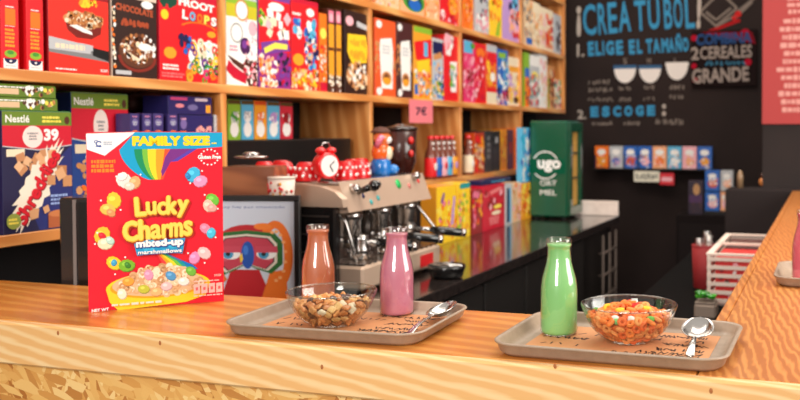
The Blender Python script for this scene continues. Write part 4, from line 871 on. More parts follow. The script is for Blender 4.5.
plate('label_sign', 'small cream label below the end wall shelf', 634, 171, 659.5, 182, (236, 230, 210), 6.342, lambda a: a.scribble((90, 90, 80), .08, .2, .92, .8, 7, .05, 3))
plate('label_sign', 'small red label with white print below the end wall shelf', 660, 173, 674, 185, (220, 40, 54), 6.342, lambda a: a.r('lpink', .12, .3, .88, .66))
# blue boxes standing on the dark end cabinet and beside it
Yd = 5.02
dk = empty('end_cabinet', 'low charcoal cabinet where the bar return meets the wall', 'cabinet', (-.35, 5.18, 0))
xl = at(725, 200, Y=Yd+.04).x
part('cabinet_body', MB().box((xl, Yd+.04, .0), (.46, 5.315, BAR), (50, 43, 43), ch=.004), M['chalk'], dk)
b1 = tag(MB().box((-.98, 6.02, 0), (-.52, 6.40, .86), (30, 24, 24), ch=.004).box((-.96, 6.01, .1), (-.54, 6.02, .8), (36, 30, 30)).build('side_cabinet', M['chalk']), 'dark low cabinet at the end wall under the blue snack boxes', 'cabinet')
def small(l, px0, px1, py0, py1, c, c2, Y=6.08):
    A, C = at(px0, py0, Y=Y), at(px1, py1, Y=Y)
    def art(a): a.r(c, 0, 0, 1, 1).e('white', .5, .74, .3, .13).e(c2, .55, .35, .34, .2).sc([c2, 'white', 'lpink'], .2, .05, .95, .6, 8, .12, seed=3)
    return carton('snack_box', l, C.x-A.x-.002, A.z-C.z-.001, .08, c, art, ((A.x+C.x)/2, Y+.04, C.z), 0, 'blue snack boxes by the end wall', cat='snack box')
small('blue snack box with a brown disc, upper left of the stacked four', 705, 719.5, 170.5, 191, 'blue', 'dor'); small('white and pink snack box, upper right of the stacked four', 720.5, 733, 170.5, 191, 'lgrey', 'peach')
small('blue snack box with a pink patch, lower left of the stacked four', 705, 719.5, 192, 211, 'blue', 'lpink'); small('slim blue and peach snack box, lower right of the stacked four', 720.5, 726, 192, 211, 'peach', 'lpink')
lo = at(715, 211.4, Y=6.08).z
tag(MB().box((-.80, 6.06, .8605), (-.56, 6.2, lo-.0005), (26, 22, 24), ch=.003).build('storage_box', M['matte']), 'dark box under the stacked blue snack boxes', 'box')
A, C = at(688.5, 181, Y=6.06), at(703, 208, Y=6.06)
def a_dkp(a): a.r((40, 22, 44), 0, 0, 1, 1).e((190, 140, 90), .55, .75, .24, .17).r((74, 36, 84), .05, .35, .95, .58).sc([(80, 40, 44), (60, 30, 40)], .1, .05, .9, .35, 8, .12, seed=2)
carton('snack_box', 'dark purple packet with a tan disc, left of the blue snack boxes', C.x-A.x, A.z-.8605, .08, (36, 20, 40), a_dkp, ((A.x+C.x)/2, 6.10, .861), 0, cat='packet')
# pink menu board on the right wall
A, C = at(763, -20, Y=YW-.01), at(824, 124, Y=YW-.01)
pm_ = empty('menu_board', 'coral pink menu board with centred white print on the charcoal wall', 'menu', ((A.x+C.x)/2, YW-.0061, C.z))
MB().box(((A.x-C.x)/2, -.004, 0), ((C.x-A.x)/2, .006, A.z-C.z), (178, 62, 62), ch=.001).build('board', M['matte'], pm_)
a = Art(C.x-A.x, A.z-C.z, .00004, -.0041)
vv = lambda py: 1-(py+20)/144
a.st((222, 160, 152), .3, vv(16), .98, vv(-4), 3, 5, True)
a.mb.build('heading_lines', M['chalk'], pm_); a = Art(C.x-A.x, A.z-C.z, .00004, -.0041)
for k in range(12): y = 19+k*8; a.st((222, 160, 152), .2+.1*(k % 3)*.5, vv(y+5.6), .86-.1*(k % 3)*.5, vv(y), 1, k+2, True, .9)
a.mb.build('printed_lines', M['chalk'], pm_)
lp = at(762.5, 182, Y=5.6); 
tag(MB().ell((0, 0, 0), (.022, .022, .028), (240, 150, 80), 14, 10).tube([(0, 0, .025), (0, 0, .05)], .012, 'brown').tube([(0, 0, .048), (.06, .0, .052)], .005, 'brown').build('wall_lamp', M['gloss'], None, lp), 'small orange lamp beside the charcoal wall', 'lamp')
tag(MB().tube([(0, 0, 0), (0, 0, .07), (0, 0, .1)], [.018, .018, .008], (150, 120, 90), 14).build('bottle', M['gloss'], None, at(740, 190.5, z=BAR) if False else (at(740, 190, Y=5.2).x, 5.2, BAR+.0005)), 'small tan bottle on the charcoal cabinet, right of the blue snack boxes', 'bottle')

# ------------------------------------------------------------------ under the bar return: bench, crate, bin, bag
BZ = .82
bn = tag(MB().box((-.66, 2.3, 0), (XA+.012, 4.6, BZ), (8, 7, 7), ch=.004).build('work_bench', M['chalk']), 'dark bench behind the bar return carrying the slatted crate', 'bench')
f0, f1, b0 = at(707, 254, z=1.0), at(747.5, 260, z=1.0), at(728, 234, z=1.0)
cx0, cy0, cy1 = f0.x, f0.y, b0.y
cr = empty('slatted_crate', 'white slatted plastic crate of red packs beside the bar return', 'crate', ((cx0+XA)/2, (cy0+cy1)/2, BZ))
CXR = XA+.01
def crp(name, mb, m=M['matte']): return part(name, mb, m, cr)
CC = (236, 214, 200)
for k in range(6):
    z = BZ+.012+k*.029
    m = MB()
    m.box((cx0, cy0, z), (CXR, cy0+.006, z+.013), CC); m.box((cx0, cy1-.006, z), (CXR, cy1, z+.013), CC); m.box((cx0, cy0+.006, z), (cx0+.006, cy1-.006, z+.013), CC); m.box((CXR-.006, cy0+.006, z), (CXR, cy1-.006, z+.013), CC)
    crp('slat_band', m)
for x in (cx0, CXR-.014):
    for y in (cy0, cy1-.014): crp('corner_post', MB().box((x+.001, y+.001, BZ+.0005), (x+.013, y+.013, 1.0), CC))
m = MB()
for y in (cy0, (cy0+cy1)/2-.01, cy1-.02): m.box((cx0-.003, y, .995), (CXR, y+.022, 1.003), CC)
m.box((cx0-.003, cy0+.022, .995), (cx0+.02, cy1-.02, 1.003), CC); crp('rim', m)
crp('floor_panel', MB().box((cx0+.008, cy0+.008, BZ+.001), (CXR-.008, cy1-.008, BZ+.008), CC))
hw = (cy1-cy0)/2
for k, (dy, c, l) in enumerate(((.03, (220, 40, 36), 'red pack in the near half of the slatted crate'), (hw+.03, (90, 40, 34), 'dark red pack in the far half of the slatted crate'))):
    def art(a, c=c): a.r(c, 0, 0, 1, 1).sc(['red', 'dred', 'lpink', 'white'], .1, .1, .9, .9, 12, .08, seed=2)
    carton('snack_pack', l, (CXR-cx0)-.05, .155, hw-.06, c, art, ((cx0+CXR)/2, cy0+dy+(hw-.06)/2, BZ+.0085), 0, 'packs in the slatted crate', cat='pack')
rbx = at(704.5, 288, z=BZ)
rbn = empty('waste_bin', 'dark red tub behind the slatted crate holding glassware', 'tub', (rbx.x, rbx.y, BZ+.0005))
hb = .165
MB().lathe([(.04, 0), (.043, .004), (.05, hb), (.047, hb), (.04, .015), (.0001, .012)], (140, 26, 30), 32).build('tub_body', M['matte'], rbn); MB().torus(.0485, .003, (150, 30, 34), 28, 8, Matrix.Translation((0, 0, hb))).build('rim', M['matte'], rbn)
for k, (dx, dy) in enumerate(((-.021, -.004), (.018, -.014), (.006, .02))):
    tag(MB().lathe([(.011, .016), (.015, hb+.03+.012*k), (.014, hb+.03+.012*k), (.0105, .018)], 'white', 16).build('tumbler', M['glass'], None, (rbn.location.x+dx, rbn.location.y+dy, BZ)), ['leftmost glass tumbler standing in the dark red tub', 'front right glass tumbler in the dark red tub', 'rear glass tumbler, tallest in the dark red tub'][k], 'glass', 'glass tumblers in the red tub')
q = at(706, 296, z=.90)
gb = MB(); g = random.Random(4)
for k in range(22): gb.ell((g.uniform(-.024, .024), g.uniform(-.02, .02), .012+g.uniform(0, .014)), (g.uniform(.009, .016), g.uniform(.008, .014), g.uniform(.004, .009)), g.choice([(40, 150, 24), (64, 176, 30), (26, 116, 24)]), 10, 8)
gx = at(706.5, 298, z=.88)
tag(gb.build('green_bag', M['gloss'], None, (gx.x, gx.y, .8725)), 'bright green crumpled bag beside the bar return', 'bag')
tag(MB().box((gx.x-.035, gx.y-.045, BZ+.0005), (gx.x+.035, gx.y+.035, .866), (150, 132, 118), ch=.006).box((gx.x-.032, gx.y-.042, .866), (gx.x+.032, gx.y+.032, .872), (132, 116, 104)).build('plastic_tub', M['matte']), 'pale plastic tub under the bright green bag', 'tub')

# ------------------------------------------------------------------ trays
def rrect(w, d, r, n=8):
    p = []
    for cx, cy, a0 in ((w/2-r, d/2-r, 0), (-w/2+r, d/2-r, PI/2), (-w/2+r, -d/2+r, PI), (w/2-r, -d/2+r, 1.5*PI)):
        for k in range(n+1): q = a0+PI/2*k/n; p.append((cx+r*math.cos(q), cy+r*math.sin(q)))
    return p
TWd, TDp = .350, .258
def tray_mesh():
    prof = [(-.020, .0005), (-.016, .0), (-.008, .006), (-.004, .017), (-.001, .0185), (.0, .020), (-.001, .0215), (-.005, .0215), (-.008, .019), (-.012, .009), (-.020, .0035), (-.026, .003)]
    rings = []
    for o, z in prof: rings.append([(x, y, z) for x, y in rrect(TWd+2*o, TDp+2*o, .042+o)])
    n = len(rings[0]); m = MB(); vs = [p for r in rings for p in r]; fs = []
    for k in range(len(rings)-1):
        for i in range(n): j = (i+1) % n; fs.append((k*n+i, k*n+j, (k+1)*n+j, (k+1)*n+i))
    fs += [tuple(range((len(rings)-1)*n, len(rings)*n)), tuple(range(n))[::-1]]
    m.add(vs, fs, 'white', None, True); return m
def liner(seed):
    w, d = TWd-.07, TDp-.07; g = random.Random(seed)
    m = MB(); m.prism(rrect(w, d, .004, 2), .0032, .0036, (212, 146, 96))
    for row, u0, u1, n, dens in ((-.34, -.46, -.12, 30, .9), (-.31, -.02, .46, 40, .9), (-.22, .12, .46, 26, .85), (-.16, -.46, -.2, 16, .4), (-.1, .2, .46, 18, .8), (.06, -.46, -.2, 18, .6), (.08, .22, .46, 18, .8), (.22, -.4, .46, 40, .6), (.36, .1, .46, 24, .8)):
        for k in range(n):
            if g.random() > dens: continue
            x, y = (u0+(u1-u0)*(k+g.random()*.6)/n)*w, (row+g.uniform(-.015, .015))*d; l, t, q = g.uniform(.010, .018), .0024, g.uniform(.7, 2.4)
            dx, dy, nx, ny = l*math.cos(q), l*math.sin(q), -t*math.sin(q)/2, t*math.cos(q)/2
            m.add([(x-dx/2+nx, y-dy/2+ny, .0038), (x-dx/2-nx, y-dy/2-ny, .0038), (x+dx/2-nx, y+dy/2-ny, .0038), (x+dx/2+nx, y+dy/2+ny, .0038)], [(0, 1, 2, 3)], (46, 26, 18))
    return m
TZ = BAR+.0003
def make_tray(label, loc, rz, seed):
    t = empty('serving_tray', label, 'tray', loc, rz, 'taupe serving trays on the bar')
    tray_mesh().build('tray_shell', M['tray'], t)
    return t
def make_liner(t, label, seed):
    o = liner(seed).build('tray_liner', M['matte'], None, t.location, t.rotation_euler.z); tag(o, label, 'paper liner', 'printed kraft liners')
    return o
T1 = make_tray('taupe tray with the bowl of brown cereal, left on the bar', (-.776, 1.357, TZ), R(2.6), 1)
make_liner(T1, 'printed kraft paper liner under the brown cereal bowl', 3)
T2 = make_tray('taupe tray with the bowl of orange hoops, right on the bar', (-.3035, 1.353, TZ), R(-.4), 2)
make_liner(T2, 'printed kraft paper liner under the orange hoop bowl', 8)
t3 = at(779, 276, z=BAR+.01)
T3 = make_tray('taupe tray cut by the right edge of the photo, on the bar return', (.062, 2.08, TZ), R(0), 3)
make_liner(T3, 'printed kraft paper liner under the pink bottle at the right edge', 5)
FZ = TZ+.0042

# ------------------------------------------------------------------ bottles
BPROF = [(.0, .0), (.026, .0), (.0292, .002), (.0303, .006), (.0305, .02), (.0305, .062), (.0300, .075), (.0280, .089), (.0245, .102), (.0212, .114), (.0196, .124), (.0190, .134), (.0190, .139), (.0204, .1405), (.0208, .143), (.0206, .147), (.0206, .152), (.0198, .1545), (.0185, .1545)]
def milk(label, col, loc, fill):
    t = empty('milk_bottle', label, 'bottle', loc, 0, 'glass bottles of coloured milk')
    inner = [(max(r-.0012, .0), z+.001) for r, z in BPROF if z < fill]
    r0 = inner[-1][0]
    MB().lathe(inner+[(r0, fill), (r0*.6, fill+.0002), (.0001, fill+.0003)], col, 40, None, False).build('milk_fill', mat('milk_'+label.split()[0], col, .35, coat=.3), t)
    MB().lathe(BPROF+[(.0172, .150), (.0172, .135)], 'white', 40, None, False).build('glass_bottle', M['glass'], t)
    return t
P = at(559, 333, z=FZ); milk('green milk in a small glass bottle, on the right tray', (138, 206, 126), P, .1455)
P = at(397, 313.5, z=FZ); milk('pink milk in a small glass bottle, on the left tray', (204, 122, 146), P, .1445)
P = at(318.5, 308.5, z=FZ); milk('orange-brown milk in a small glass bottle, behind the brown cereal bowl', (196, 108, 72), P, .1455)
P = at(806, 280, z=FZ); milk('rose milk in a small glass bottle cut by the right edge', (236, 112, 130), P, .1455)

# ------------------------------------------------------------------ bowls and cereal
BR, BH = .0755, .058
BOWL = [(.0, .0), (.030, .0), (.034, .002), (.046, .009), (.058, .0205), (.067, .034), (.0725, .048), (BR, BH-.001), (BR-.0004, BH), (BR-.0022, BH), (BR-.0032, BH-.0015), (.0695, .048), (.064, .0345), (.055, .0215), (.043, .0105), (.030, .004), (.0001, .0035)]
def bowl(label, loc):
    t = empty('glass_bowl', label, 'bowl', loc, 0, 'glass cereal bowls on the trays')
    MB().lathe(BOWL, 'white', 56, None, False).build('bowl_shell', M['bowlglass'], t)
    MB().torus(BR-.0013, .0013, 'white', 56, 8, Matrix.Translation((0, 0, BH))).build('rim', thin_glass('rim_glass', (238, 240, 236), .16, .6), t)
    return t
C2 = at(629, 340.5, z=FZ); C1 = at(332, 324.5, z=FZ)
bowl('clear glass bowl of orange cereal hoops on the right tray', C2)
bowl('clear glass bowl of brown cereal pieces on the left tray', C1)
def inner_r(z):
    P_ = [(.030, .004), (.043, .0105), (.055, .0215), (.064, .0345), (.0695, .048), (.072, .056)]
    for (r0, z0), (r1, z1) in zip(P_[:-1], P_[1:]):
        if z <= z1: return r0+(r1-r0)*(z-z0)/(z1-z0)
    return .072
def spots(fill, dome, sz, seed, nmax, bump=(0, 0)):
    """places on the wall side and on the top of a heap in the bowl"""
    g = random.Random(seed); pts = []
    def ok(p): return all((p-q[0]).length > sz*.80 for q in pts)
    tries = 0
    while len(pts) < nmax and tries < 14000:
        tries += 1
        if g.random() < .62:
            z = g.uniform(.009, fill); a = g.uniform(0, 2*PI); r = inner_r(z)-sz*.42; p = Vector((r*math.cos(a), r*math.sin(a), z)); nn = Vector((math.cos(a), math.sin(a), -.6))
        else:
            R0 = inner_r(fill)-sz*.45; r = R0*math.sqrt(g.random()); a = g.uniform(0, 2*PI); p = Vector((r*math.cos(a), r*math.sin(a), 0)); q = math.hypot(p.x-bump[0], p.y-bump[1])
            p.z = fill+dome*max(0, 1-(q/(R0*.8))**2)+g.uniform(-.002, .002); nn = Vector((p.x*8, p.y*8, 1))
        if ok(p): pts.append((p, nn))
    return pts
def heap(name, label, cat, loc, fill, dome, col, bump=(0, 0)):
    prof = [(.0001, .0095), (.027, .0098), (.036, .014), (.047, .0235), (.054, .034), (inner_r(fill)-.013, fill-.006)]
    R0 = prof[-1][0]
    for k in range(1, 6): r = R0*(1-k/5.0); prof.append((max(r, .0001), fill-.006+dome*(1-(r/R0)**2)*.9))
    o = MB().lathe(prof, col, 28, None, False).build(name, M['matte'], None, loc); tag(o, label, cat, None, 'stuff'); return o
def orient(nn, g):
    n = (nn.normalized()+Vector((g.uniform(-.6, .6), g.uniform(-.6, .6), g.uniform(-.6, .6)))).normalized(); return n.to_track_quat('Z', 'Y').to_euler()
def proto(name, mb, m, cat):
    o = mb.build(name, m); tag(o, None, cat); return o
heap('cereal_heap', 'orange cereal crumbs filling the middle of the right bowl', 'cereal', C2, .039, .014, (226, 104, 34))
heap('cereal_heap', 'brown cereal crumbs filling the middle of the left bowl', 'cereal', C1, .036, .008, (150, 86, 44))
hc = [((244, 132, 54), 'orange cereal hoop heaped in the right bowl', 'orange cereal hoops', 10), ((248, 162, 92), 'pale orange cereal hoop heaped in the right bowl', 'pale orange cereal hoops', 12), ((238, 108, 48), 'deep orange cereal hoop heaped in the right bowl', 'deep orange cereal hoops', 6), ((226, 44, 36), 'red cereal hoop heaped in the right bowl', 'red cereal hoops', .3), ((250, 196, 48), 'yellow cereal hoop heaped in the right bowl', 'yellow cereal hoops', .35), ((110, 170, 70), 'green cereal hoop heaped in the right bowl', 'green cereal hoops', .15)]
g = random.Random(11); protos = {}
HB = (.0, -.0)
for k, (p, nn) in enumerate(spots(.040, .018, .0128, 21, 190, HB)):
    wts = [h[3] for h in hc]; i = g.choices(range(len(hc)), wts)[0]
    if p.z > .052 and p.xy.length < .035 and g.random() < .6: i = g.choice([2, 3, 3, 4, 0])
    c, l, gr_, _ = hc[i]
    if i not in protos: o = protos[i] = proto('cereal_hoop', MB().torus(.0048, .0029, c, 14, 8), M['matte'], 'cereal')
    else: o = protos[i].copy(); COL.objects.link(o)
    o['label'], o['group'] = l, gr_; o.location = C2+p; o.rotation_euler = orient(nn, g)
mw = None
for (x, y, z, c, l) in ((-.012, -.045, .043, (244, 240, 236), 'white marshmallow piece at the front of the hoop heap, left one'), (.012, -.043, .043, (240, 236, 230), 'white marshmallow piece at the front of the hoop heap, right one'), (-.008, -.050, .0395, (120, 200, 120), 'pale green marshmallow piece at the front of the hoop heap'), (.040, -.030, .042, (110, 190, 80), 'green marshmallow piece at the right of the hoop heap')):
    tag(MB().ell((0, 0, 0), (.007, .006, .005), c, 12, 8).build('marshmallow', M['matte'], None, C2+Vector((x, y, z))), l, 'marshmallow')
def star():
    m = MB(); n = 24; vs = []
    for j, (k, z) in enumerate(((.72, -.0026), (1, 0), (.72, .0026), (.25, .0022))):
        for i in range(n): q = 2*PI*i/n; r = .0074*k*(1+.13*math.cos(4*q)); vs.append((r*math.cos(q), r*math.sin(q), z))
    fs = [(k*n+i, k*n+(i+1) % n, (k+1)*n+(i+1) % n, (k+1)*n+i) for k in range(3) for i in range(n)]+[tuple(range(n))[::-1], tuple(range(3*n, 4*n))]
    return vs, fs
bcs = [((222, 150, 86), 'golden brown cereal piece in the left bowl', 'golden cereal pieces', 9), ((204, 126, 68), 'mid brown cereal piece in the left bowl', 'mid brown cereal pieces', 6), ((236, 186, 120), 'pale cereal piece in the left bowl', 'pale cereal pieces', 4), ((70, 34, 20), 'dark chocolate cereal piece in the left bowl', 'dark cereal pieces', 1.3), ((244, 226, 196), 'cream cereal piece in the left bowl', 'cream cereal pieces', 1)]
protos = {}; vs, fs = star()
for k, (p, nn) in enumerate(spots(.038, .007, .0128, 33, 180)):
    i = g.choices(range(len(bcs)), [b[3] for b in bcs])[0]
    if p.z > .036 and g.random() < .35: i = g.choice([2, 0, 3, 3, 4, 1])
    c, l, gr_, _ = bcs[i]
    if i not in protos: o = protos[i] = proto('cereal_piece', MB().add(vs, fs, c, None, True), M['card'], 'cereal')
    else: o = protos[i].copy(); COL.objects.link(o)
    o['label'], o['group'] = l, gr_; o.location = C1+p; o.rotation_euler = orient(nn, g)

# ------------------------------------------------------------------ spoons
def spoon(label, a, b, bank=0):
    """a: handle tip, b: far tip of the spoon's bowl"""
    L = (b-a).length; lb = .072; n = 44; m = 10; vs, fs = [], []
    for i in range(n+1):
        s = L*i/n
        if s > L-lb: t = (s-(L-lb))/lb; w = .0245*math.sqrt(max(0, 1-(2*t-1.0)**2))**.9+.0001; w = max(w, .0032*(1-t)); dp = .013*(1-(2*t-1)**2)
        else:
            t = s/(L-lb); w = .0075-.0045*t if t > .08 else .0075*math.sqrt(t/.08)+.0002; dp = 0
        zc = .004*math.sin(PI*min(1, s/(L-lb)))
        for j in range(m+1): y = -1+2*j/m; vs.append((s, y*w, zc-dp*(1-y*y)+(.0012 if not dp else 0)*(1-y*y)))
    for i in range(n):
        for j in range(m): k = i*(m+1)+j; fs.append((k, k+1, k+m+2, k+m+1))
    mb = MB().add(vs, fs, 'white', None, True); o = mb.build('spoon', M['chrome']); tag(o, label, 'spoon', 'steel spoons on the trays')
    md = o.modifiers.new('thickness', 'SOLIDIFY'); md.thickness = .0012; md.offset = 1
    d = (b-a).normalized(); y = Vector((0, 0, 1)).cross(d).normalized(); z = d.cross(y)
    rm = Matrix((d, y, z)).transposed().to_4x4() @ Matrix.Rotation(bank, 4, 'X'); o.matrix_world = Matrix.Translation(a) @ rm
    return o
spoon('steel spoon at the right end of the left tray, by the pink bottle', at(407, 336, z=FZ+.001), at(449.5, 301, z=TZ+.030), -.2)
spoon('steel spoon at the right end of the right tray, by the hoop bowl', at(689.5, 357, z=FZ+.001), at(700.5, 317, z=TZ+.036))

# ------------------------------------------------------------------ tall red cereal box on the bar
LW, LH, LD = .2345, .328, .06
lc = Vector(((-1.293-1.125)/2, (1.316+1.479)/2, 0)); la_ = math.atan2(.163, .168)
nb = Vector((-math.sin(la_), math.cos(la_), 0))
lb_ = empty('cereal_box', 'tall red family size cereal box with yellow lettering, standing on the bar', 'cereal box', (lc.x+nb.x*LD/2, lc.y+nb.y*LD/2, BAR+.0004), la_)
RED = (232, 14, 42)
MB().box((-LW/2, -LD/2, 0), (LW/2, LD/2, LH), RED, ch=.0012).build('carton', M['card'], lb_)
tf = MB().box((-LW/2+.003, -LD/2+.003, LH), (LW/2-.003, LD/2-.003, LH+.0012), (200, 40, 50), ch=.0004).box((-.05, -.004, LH+.0012), (.05, LD/2-.003, LH+.002), (190, 30, 40)); tf.build('top_flap', M['card'], lb_)
a = Art(LW, LH, .00002, -LD/2-.00002)
c1 = lambda x, y: ((x-22)/545.0, 1-(y-30)/712.0)
c2 = lambda x, y: ((x-38)/540.0, 1-(y+330)/712.0)
a.r(RED, 0, 0, 1, 1)
CY = (0, 160, 205)
a.p(CY, [c1(150, 98), c1(210, 28), (1, 1), (1, .915), c1(462, 97)])
# rainbow sweep
def sweep(x0, x1, col, xe0=290, xe1=300, yb=97, ye=222, bulge=34):
    L_, R_ = [], []
    for k in range(9):
        t = k/8; f = t**1.5; y = yb+(ye-yb)*(1-(1-t)**1.25); s = bulge*math.sin(PI*t)*.6
        L_.append(c1(x0+(xe0-x0)*f+s*-.2, y)); R_.append(c1(x1+(xe1-x1)*f-s*.2, y))
    a.p(col, L_+R_[::-1])
for x0, x1, col, e0, e1 in ((148, 210, CY, 262, 276), (206, 240, (0, 140, 90), 274, 284), (238, 262, (120, 190, 60), 282, 292), (260, 296, (255, 214, 40), 290, 302), (294, 330, (250, 160, 30), 300, 312), (328, 352, (236, 80, 40), 310, 320)): sweep(x0, x1, col, e0, e1)
a.p((120, 40, 130), [c1(352, 97), c1(438, 97), c1(352, 150), c1(318, 210), c1(312, 190), c1(330, 130)]).p((90, 60, 170), [c1(438, 97), c1(462, 97), c1(380, 148), c1(352, 150)])
a.p('white', [(0, .995), c1(212, 28), c1(92, 122), c1(24, 96)])
a.ring((30, 70, 150), *c1(70, 74), .022, .013, 14, None, .4, 5.6).ring((30, 70, 150), *c1(60, 66), .014, .008, 12, None, .5, 5).line((30, 70, 150), c1(58, 84), c1(80, 86), .008).st((150, 160, 180), *c1(88, 80), *c1(124, 64), 2, 3)
a.t('FAMILY SIZE', (255, 214, 20), *c1(357, 64), .57, .05, 0, .02, 0, .075).st((255, 226, 30), *c1(522, 80), *c1(548, 70), 1, 2)
a.st((245, 130, 30), *c1(40, 190), *c1(136, 136), 3, 4, False, .75)
for k in range(14):
    q = 2*PI*k/14
    if abs(math.sin(q)) > .35: u, v = c1(512, 133); a.e('white', u+.068*math.cos(q), v+.045*math.sin(q), .007)
a.t('Gluten Free', 'white', *c1(512, 132), .175, .022, 0, .01, 0, .05)
# marshmallow pairs
def mm(x, y, r1, c, f=c1, kind=0):
    u, v = f(x, y); r = r1*1.12/545.0; c = PAL[c] if isinstance(c, str) else c; sd = int(x*7+y); q = (sd % 10)*.6
    a.splash(tuple(int(k*.78) for k in c), u+.004, v-.005, r, r*.8, q, 22, .07, sd).splash(c, u, v, r, r*.78, q, 22, .07, sd).e(tuple(min(255, k+30) for k in c), u-r*.2, v+r*.15, r*.4, r*.22, 10)
for (x, y, r, c, f) in ((166, 222, 32, (250, 226, 216), c1), (158, 205, 18, (255, 240, 230), c1), (206, 230, 24, (248, 170, 110), c1), (185, 245, 18, (250, 210, 190), c1), (124, 300, 30, (250, 200, 50), c1), (100, 335, 26, (250, 190, 80), c1), (112, 350, 16, (240, 150, 90), c1), (442, 203, 30, (60, 180, 220), c1), (420, 208, 12, (40, 130, 190), c1), (472, 232, 26, (244, 150, 190), c1), (522, 310, 26, (110, 190, 60), c1), (504, 335, 24, (250, 190, 170), c1), (520, 345, 18, (240, 160, 150), c1),
                       (92, 78, 32, (250, 190, 50), c2), (92, 80, 14, (226, 30, 50), c2), (104, 112, 26, (244, 220, 180), c2), (122, 100, 16, (190, 220, 200), c2), (502, 70, 22, (244, 130, 160), c2), (526, 90, 20, (70, 190, 220), c2), (136, 192, 28, (250, 200, 40), c2), (136, 190, 12, (60, 160, 200), c2), (185, 205, 28, (120, 180, 40), c2), (188, 203, 12, (60, 130, 40), c2), (456, 190, 24, (236, 140, 190), c2), (496, 172, 26, (250, 190, 190), c2)): mm(x, y, r, c, f)
for x, y, f in ((135, 205, c1), (230, 200, c1), (480, 190, c1), (150, 340, c1), (75, 300, c1), (545, 350, c1), (66, 112, c2), (140, 238, c2), (430, 170, c2), (498, 215, c2), (180, 172, c2), (545, 110, c2), (75, 68, c2), (430, 240, c1), (490, 290, c1)): a.e('white', *f(x, y), .007)
# lower rainbow, bowl, cereal
for k, col in enumerate(((240, 60, 60), (250, 160, 30), (255, 214, 40), (110, 190, 60), (0, 150, 150), (0, 110, 190))):
    a.p(col, [c2(300+k*5, 160), c2(305+k*5, 160), c2(340+k*22, 200+k*4), c2(360+k*22, 238), c2(340+k*20, 238), c2(322+k*16, 200)])
BY = (250, 206, 40)
a.e(BY, *c2(312, 298), .385, .085, 40).p(BY, [c2(105, 300), c2(520, 300), c2(500, 350), c2(420, 372), c2(150, 385), c2(118, 350)]).e((226, 160, 20), *c2(312, 296), .355, .07, 40).e((222, 182, 140), *c2(312, 288), .34, .07, 36).p((222, 182, 140), [c2(160, 285), c2(230, 232), c2(330, 210), c2(420, 225), c2(470, 285)])
a.sc([(236, 204, 164), (214, 168, 120), (200, 146, 98), (246, 226, 196), (226, 186, 140)], *c2(135, 335), *c2(490, 250), 90, .024, 'ring', 5, True).sc([(236, 204, 164), (214, 168, 120), (200, 146, 98), (246, 226, 196)], *c2(205, 300), *c2(430, 215), 90, .024, 'ring', 6, True)
for (x, y, c) in ((270, 248, (240, 150, 180)), (190, 270, (250, 160, 60)), (358, 258, (80, 150, 200)), (440, 244, (110, 180, 60)), (250, 305, (190, 190, 60)), (165, 318, (246, 230, 200)), (340, 300, (246, 190, 190)), (410, 285, (250, 230, 220)), (300, 320, (250, 180, 120))): mm(x, y, 20, c, c2)
# name
for dx, dy, c, bo in ((4, 6, (176, 50, 20), .12), (0, 0, (250, 176, 40), .10), (-1, -2, (255, 214, 90), .06)):
    for s, xs, y, w, h, ro in (('L', 228, 330, 44, 82, .06), ('u', 271, 338, 42, 56, .03), ('c', 313, 340, 38, 56, 0), ('k', 354, 328, 44, 80, -.03), ('y', 398, 344, 46, 76, -.06)): a.t(s, c, *c1(xs+dx, y+dy), w*.86/545, h*.86/712, ro, .0, 0, bo)
    for s, xs, y, w, h, ro in (('C', 202, 68, 60, 88, .05), ('h', 256, 64, 44, 88, .03), ('a', 302, 74, 44, 62, .01), ('r', 342, 74, 32, 62, 0), ('m', 383, 70, 56, 62, -.02), ('s', 430, 66, 36, 66, -.05)): a.t(s, c, *c2(xs+dx, y+dy), w*.86/540, h*.86/712, ro, .0, 0, bo)
a.p((20, 150, 200), [c2(214, 118), c2(262, 112), c2(330, 108), c2(418, 104), c2(412, 138), c2(406, 168), c2(312, 160), c2(226, 168)]).sc([(40, 170, 210), (60, 180, 220)], *c2(235, 160), *c2(400, 112), 10, .03, seed=3)
a.t('mixed-up', (20, 70, 140), *c2(318, 125), .34, .052, .01, 0, 0, .14).t('mixed-up', 'white', *c2(316, 122), .34, .05, .01, 0, 0, .07).t('marshmallows', (20, 70, 140), *c2(317, 156), .32, .022, 0, 0, 0, .14).t('marshmallows', 'white', *c2(316, 154), .32, .021, 0, 0, 0, .05)
for k in range(4): x0 = 450+k*31; a.p((246, 180, 170), [c2(x0, 340), c2(x0+26, 338), c2(x0+26, 298), c2(x0, 300)]).p((226, 90, 96), [c2(x0+8, 326), c2(x0+18, 325), c2(x0+18, 312), c2(x0+8, 313)])
a.st((250, 190, 180), *c2(450, 292), *c2(570, 284), 1, 6).st((250, 190, 180), *c2(450, 352), *c2(572, 344), 1, 3).st((250, 190, 180), *c2(535, 272), *c2(568, 262), 2, 3)
a.t('NET WT', 'white', *c2(82, 374), .12, .017, .03, .03).st((255, 220, 200), *c2(125, 368), *c2(340, 350), 1, 9, False, .5)
a.mb.build('front_panel', M['card'], lb_)

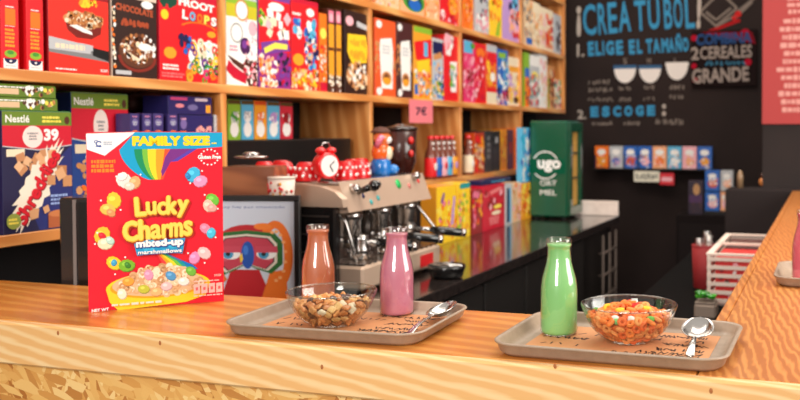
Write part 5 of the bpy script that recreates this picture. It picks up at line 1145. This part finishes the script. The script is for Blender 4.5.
# ------------------------------------------------------------------ light
w = bpy.data.worlds.new('room_light'); scn.world = w; w.use_nodes = True
nt = w.node_tree; bg = nt.nodes['Background']; bg.inputs[1].default_value = .85
tc = nt.nodes.new('ShaderNodeTexCoord'); sx = nt.nodes.new('ShaderNodeSeparateXYZ'); nt.links.new(tc.outputs['Generated'], sx.inputs[0])
mr = nt.nodes.new('ShaderNodeMapRange'); mr.inputs[1].default_value = -1; mr.inputs[2].default_value = 1; nt.links.new(sx.outputs['Z'], mr.inputs[0])
rp = ramp(nt, [(.0, (70, 60, 54)), (.48, (150, 138, 126)), (.62, (214, 204, 192)), (1.0, (255, 250, 240))]); nt.links.new(mr.outputs[0], rp.inputs[0]); nt.links.new(rp.outputs[0], bg.inputs[0])
def area(name, loc, target, sx, sy, power, col):
    l = bpy.data.lights.new(name, 'AREA'); l.shape = 'RECTANGLE'; l.size, l.size_y, l.energy, l.color = sx, sy, power, col
    o = bpy.data.objects.new(name, l); COL.objects.link(o); o.location = loc; o.rotation_euler = (Vector(target)-Vector(loc)).to_track_quat('-Z', 'Y').to_euler()
area('street_window_light', (-.4, -1.9, 2.3), (-.6, 1.6, 1.1), 1.0, 1.5, 95, (1.0, .97, .93))
area('side_fill_light', (2.2, 2.2, 2.1), (-1.8, 3.2, 1.3), 2.2, 1.6, 85, (1.0, .96, .9))  # unseen fill added at the right to brighten the shelf fronts
area('ceiling_light', (-.7, 2.9, 3.3), (-1.1, 2.9, 1.0), 1.2, 2.6, 62, (1.0, .90, .78))
area('ceiling_light', (-.9, 5.2, 3.2), (-1.0, 5.6, 1.2), .8, 1.0, 18, (1.0, .88, .76))

# ------------------------------------------------------------------ camera
cd = bpy.data.cameras.new('camera'); co = bpy.data.objects.new('camera', cd); COL.objects.link(co); scn.camera = co
cd.sensor_width = 36; cd.lens = 36*F_PX/800; cd.clip_start = .05
co.location = (0, 0, CAMZ); co.rotation_euler = (PI/2-TILT, 0, HEAD)
cd.shift_x = (400-PX)/800; cd.shift_y = -(PITCH-TILT)*F_PX/800
cd.dof.use_dof = True; cd.dof.focus_distance = 1.47; cd.dof.aperture_fstop = 5.2
scn.view_settings.view_transform = 'Standard'; scn.view_settings.look = 'None'; scn.view_settings.exposure = .02
scn.cycles.use_denoising = True; scn.cycles.max_bounces = 10; scn.cycles.transparent_max_bounces = 24
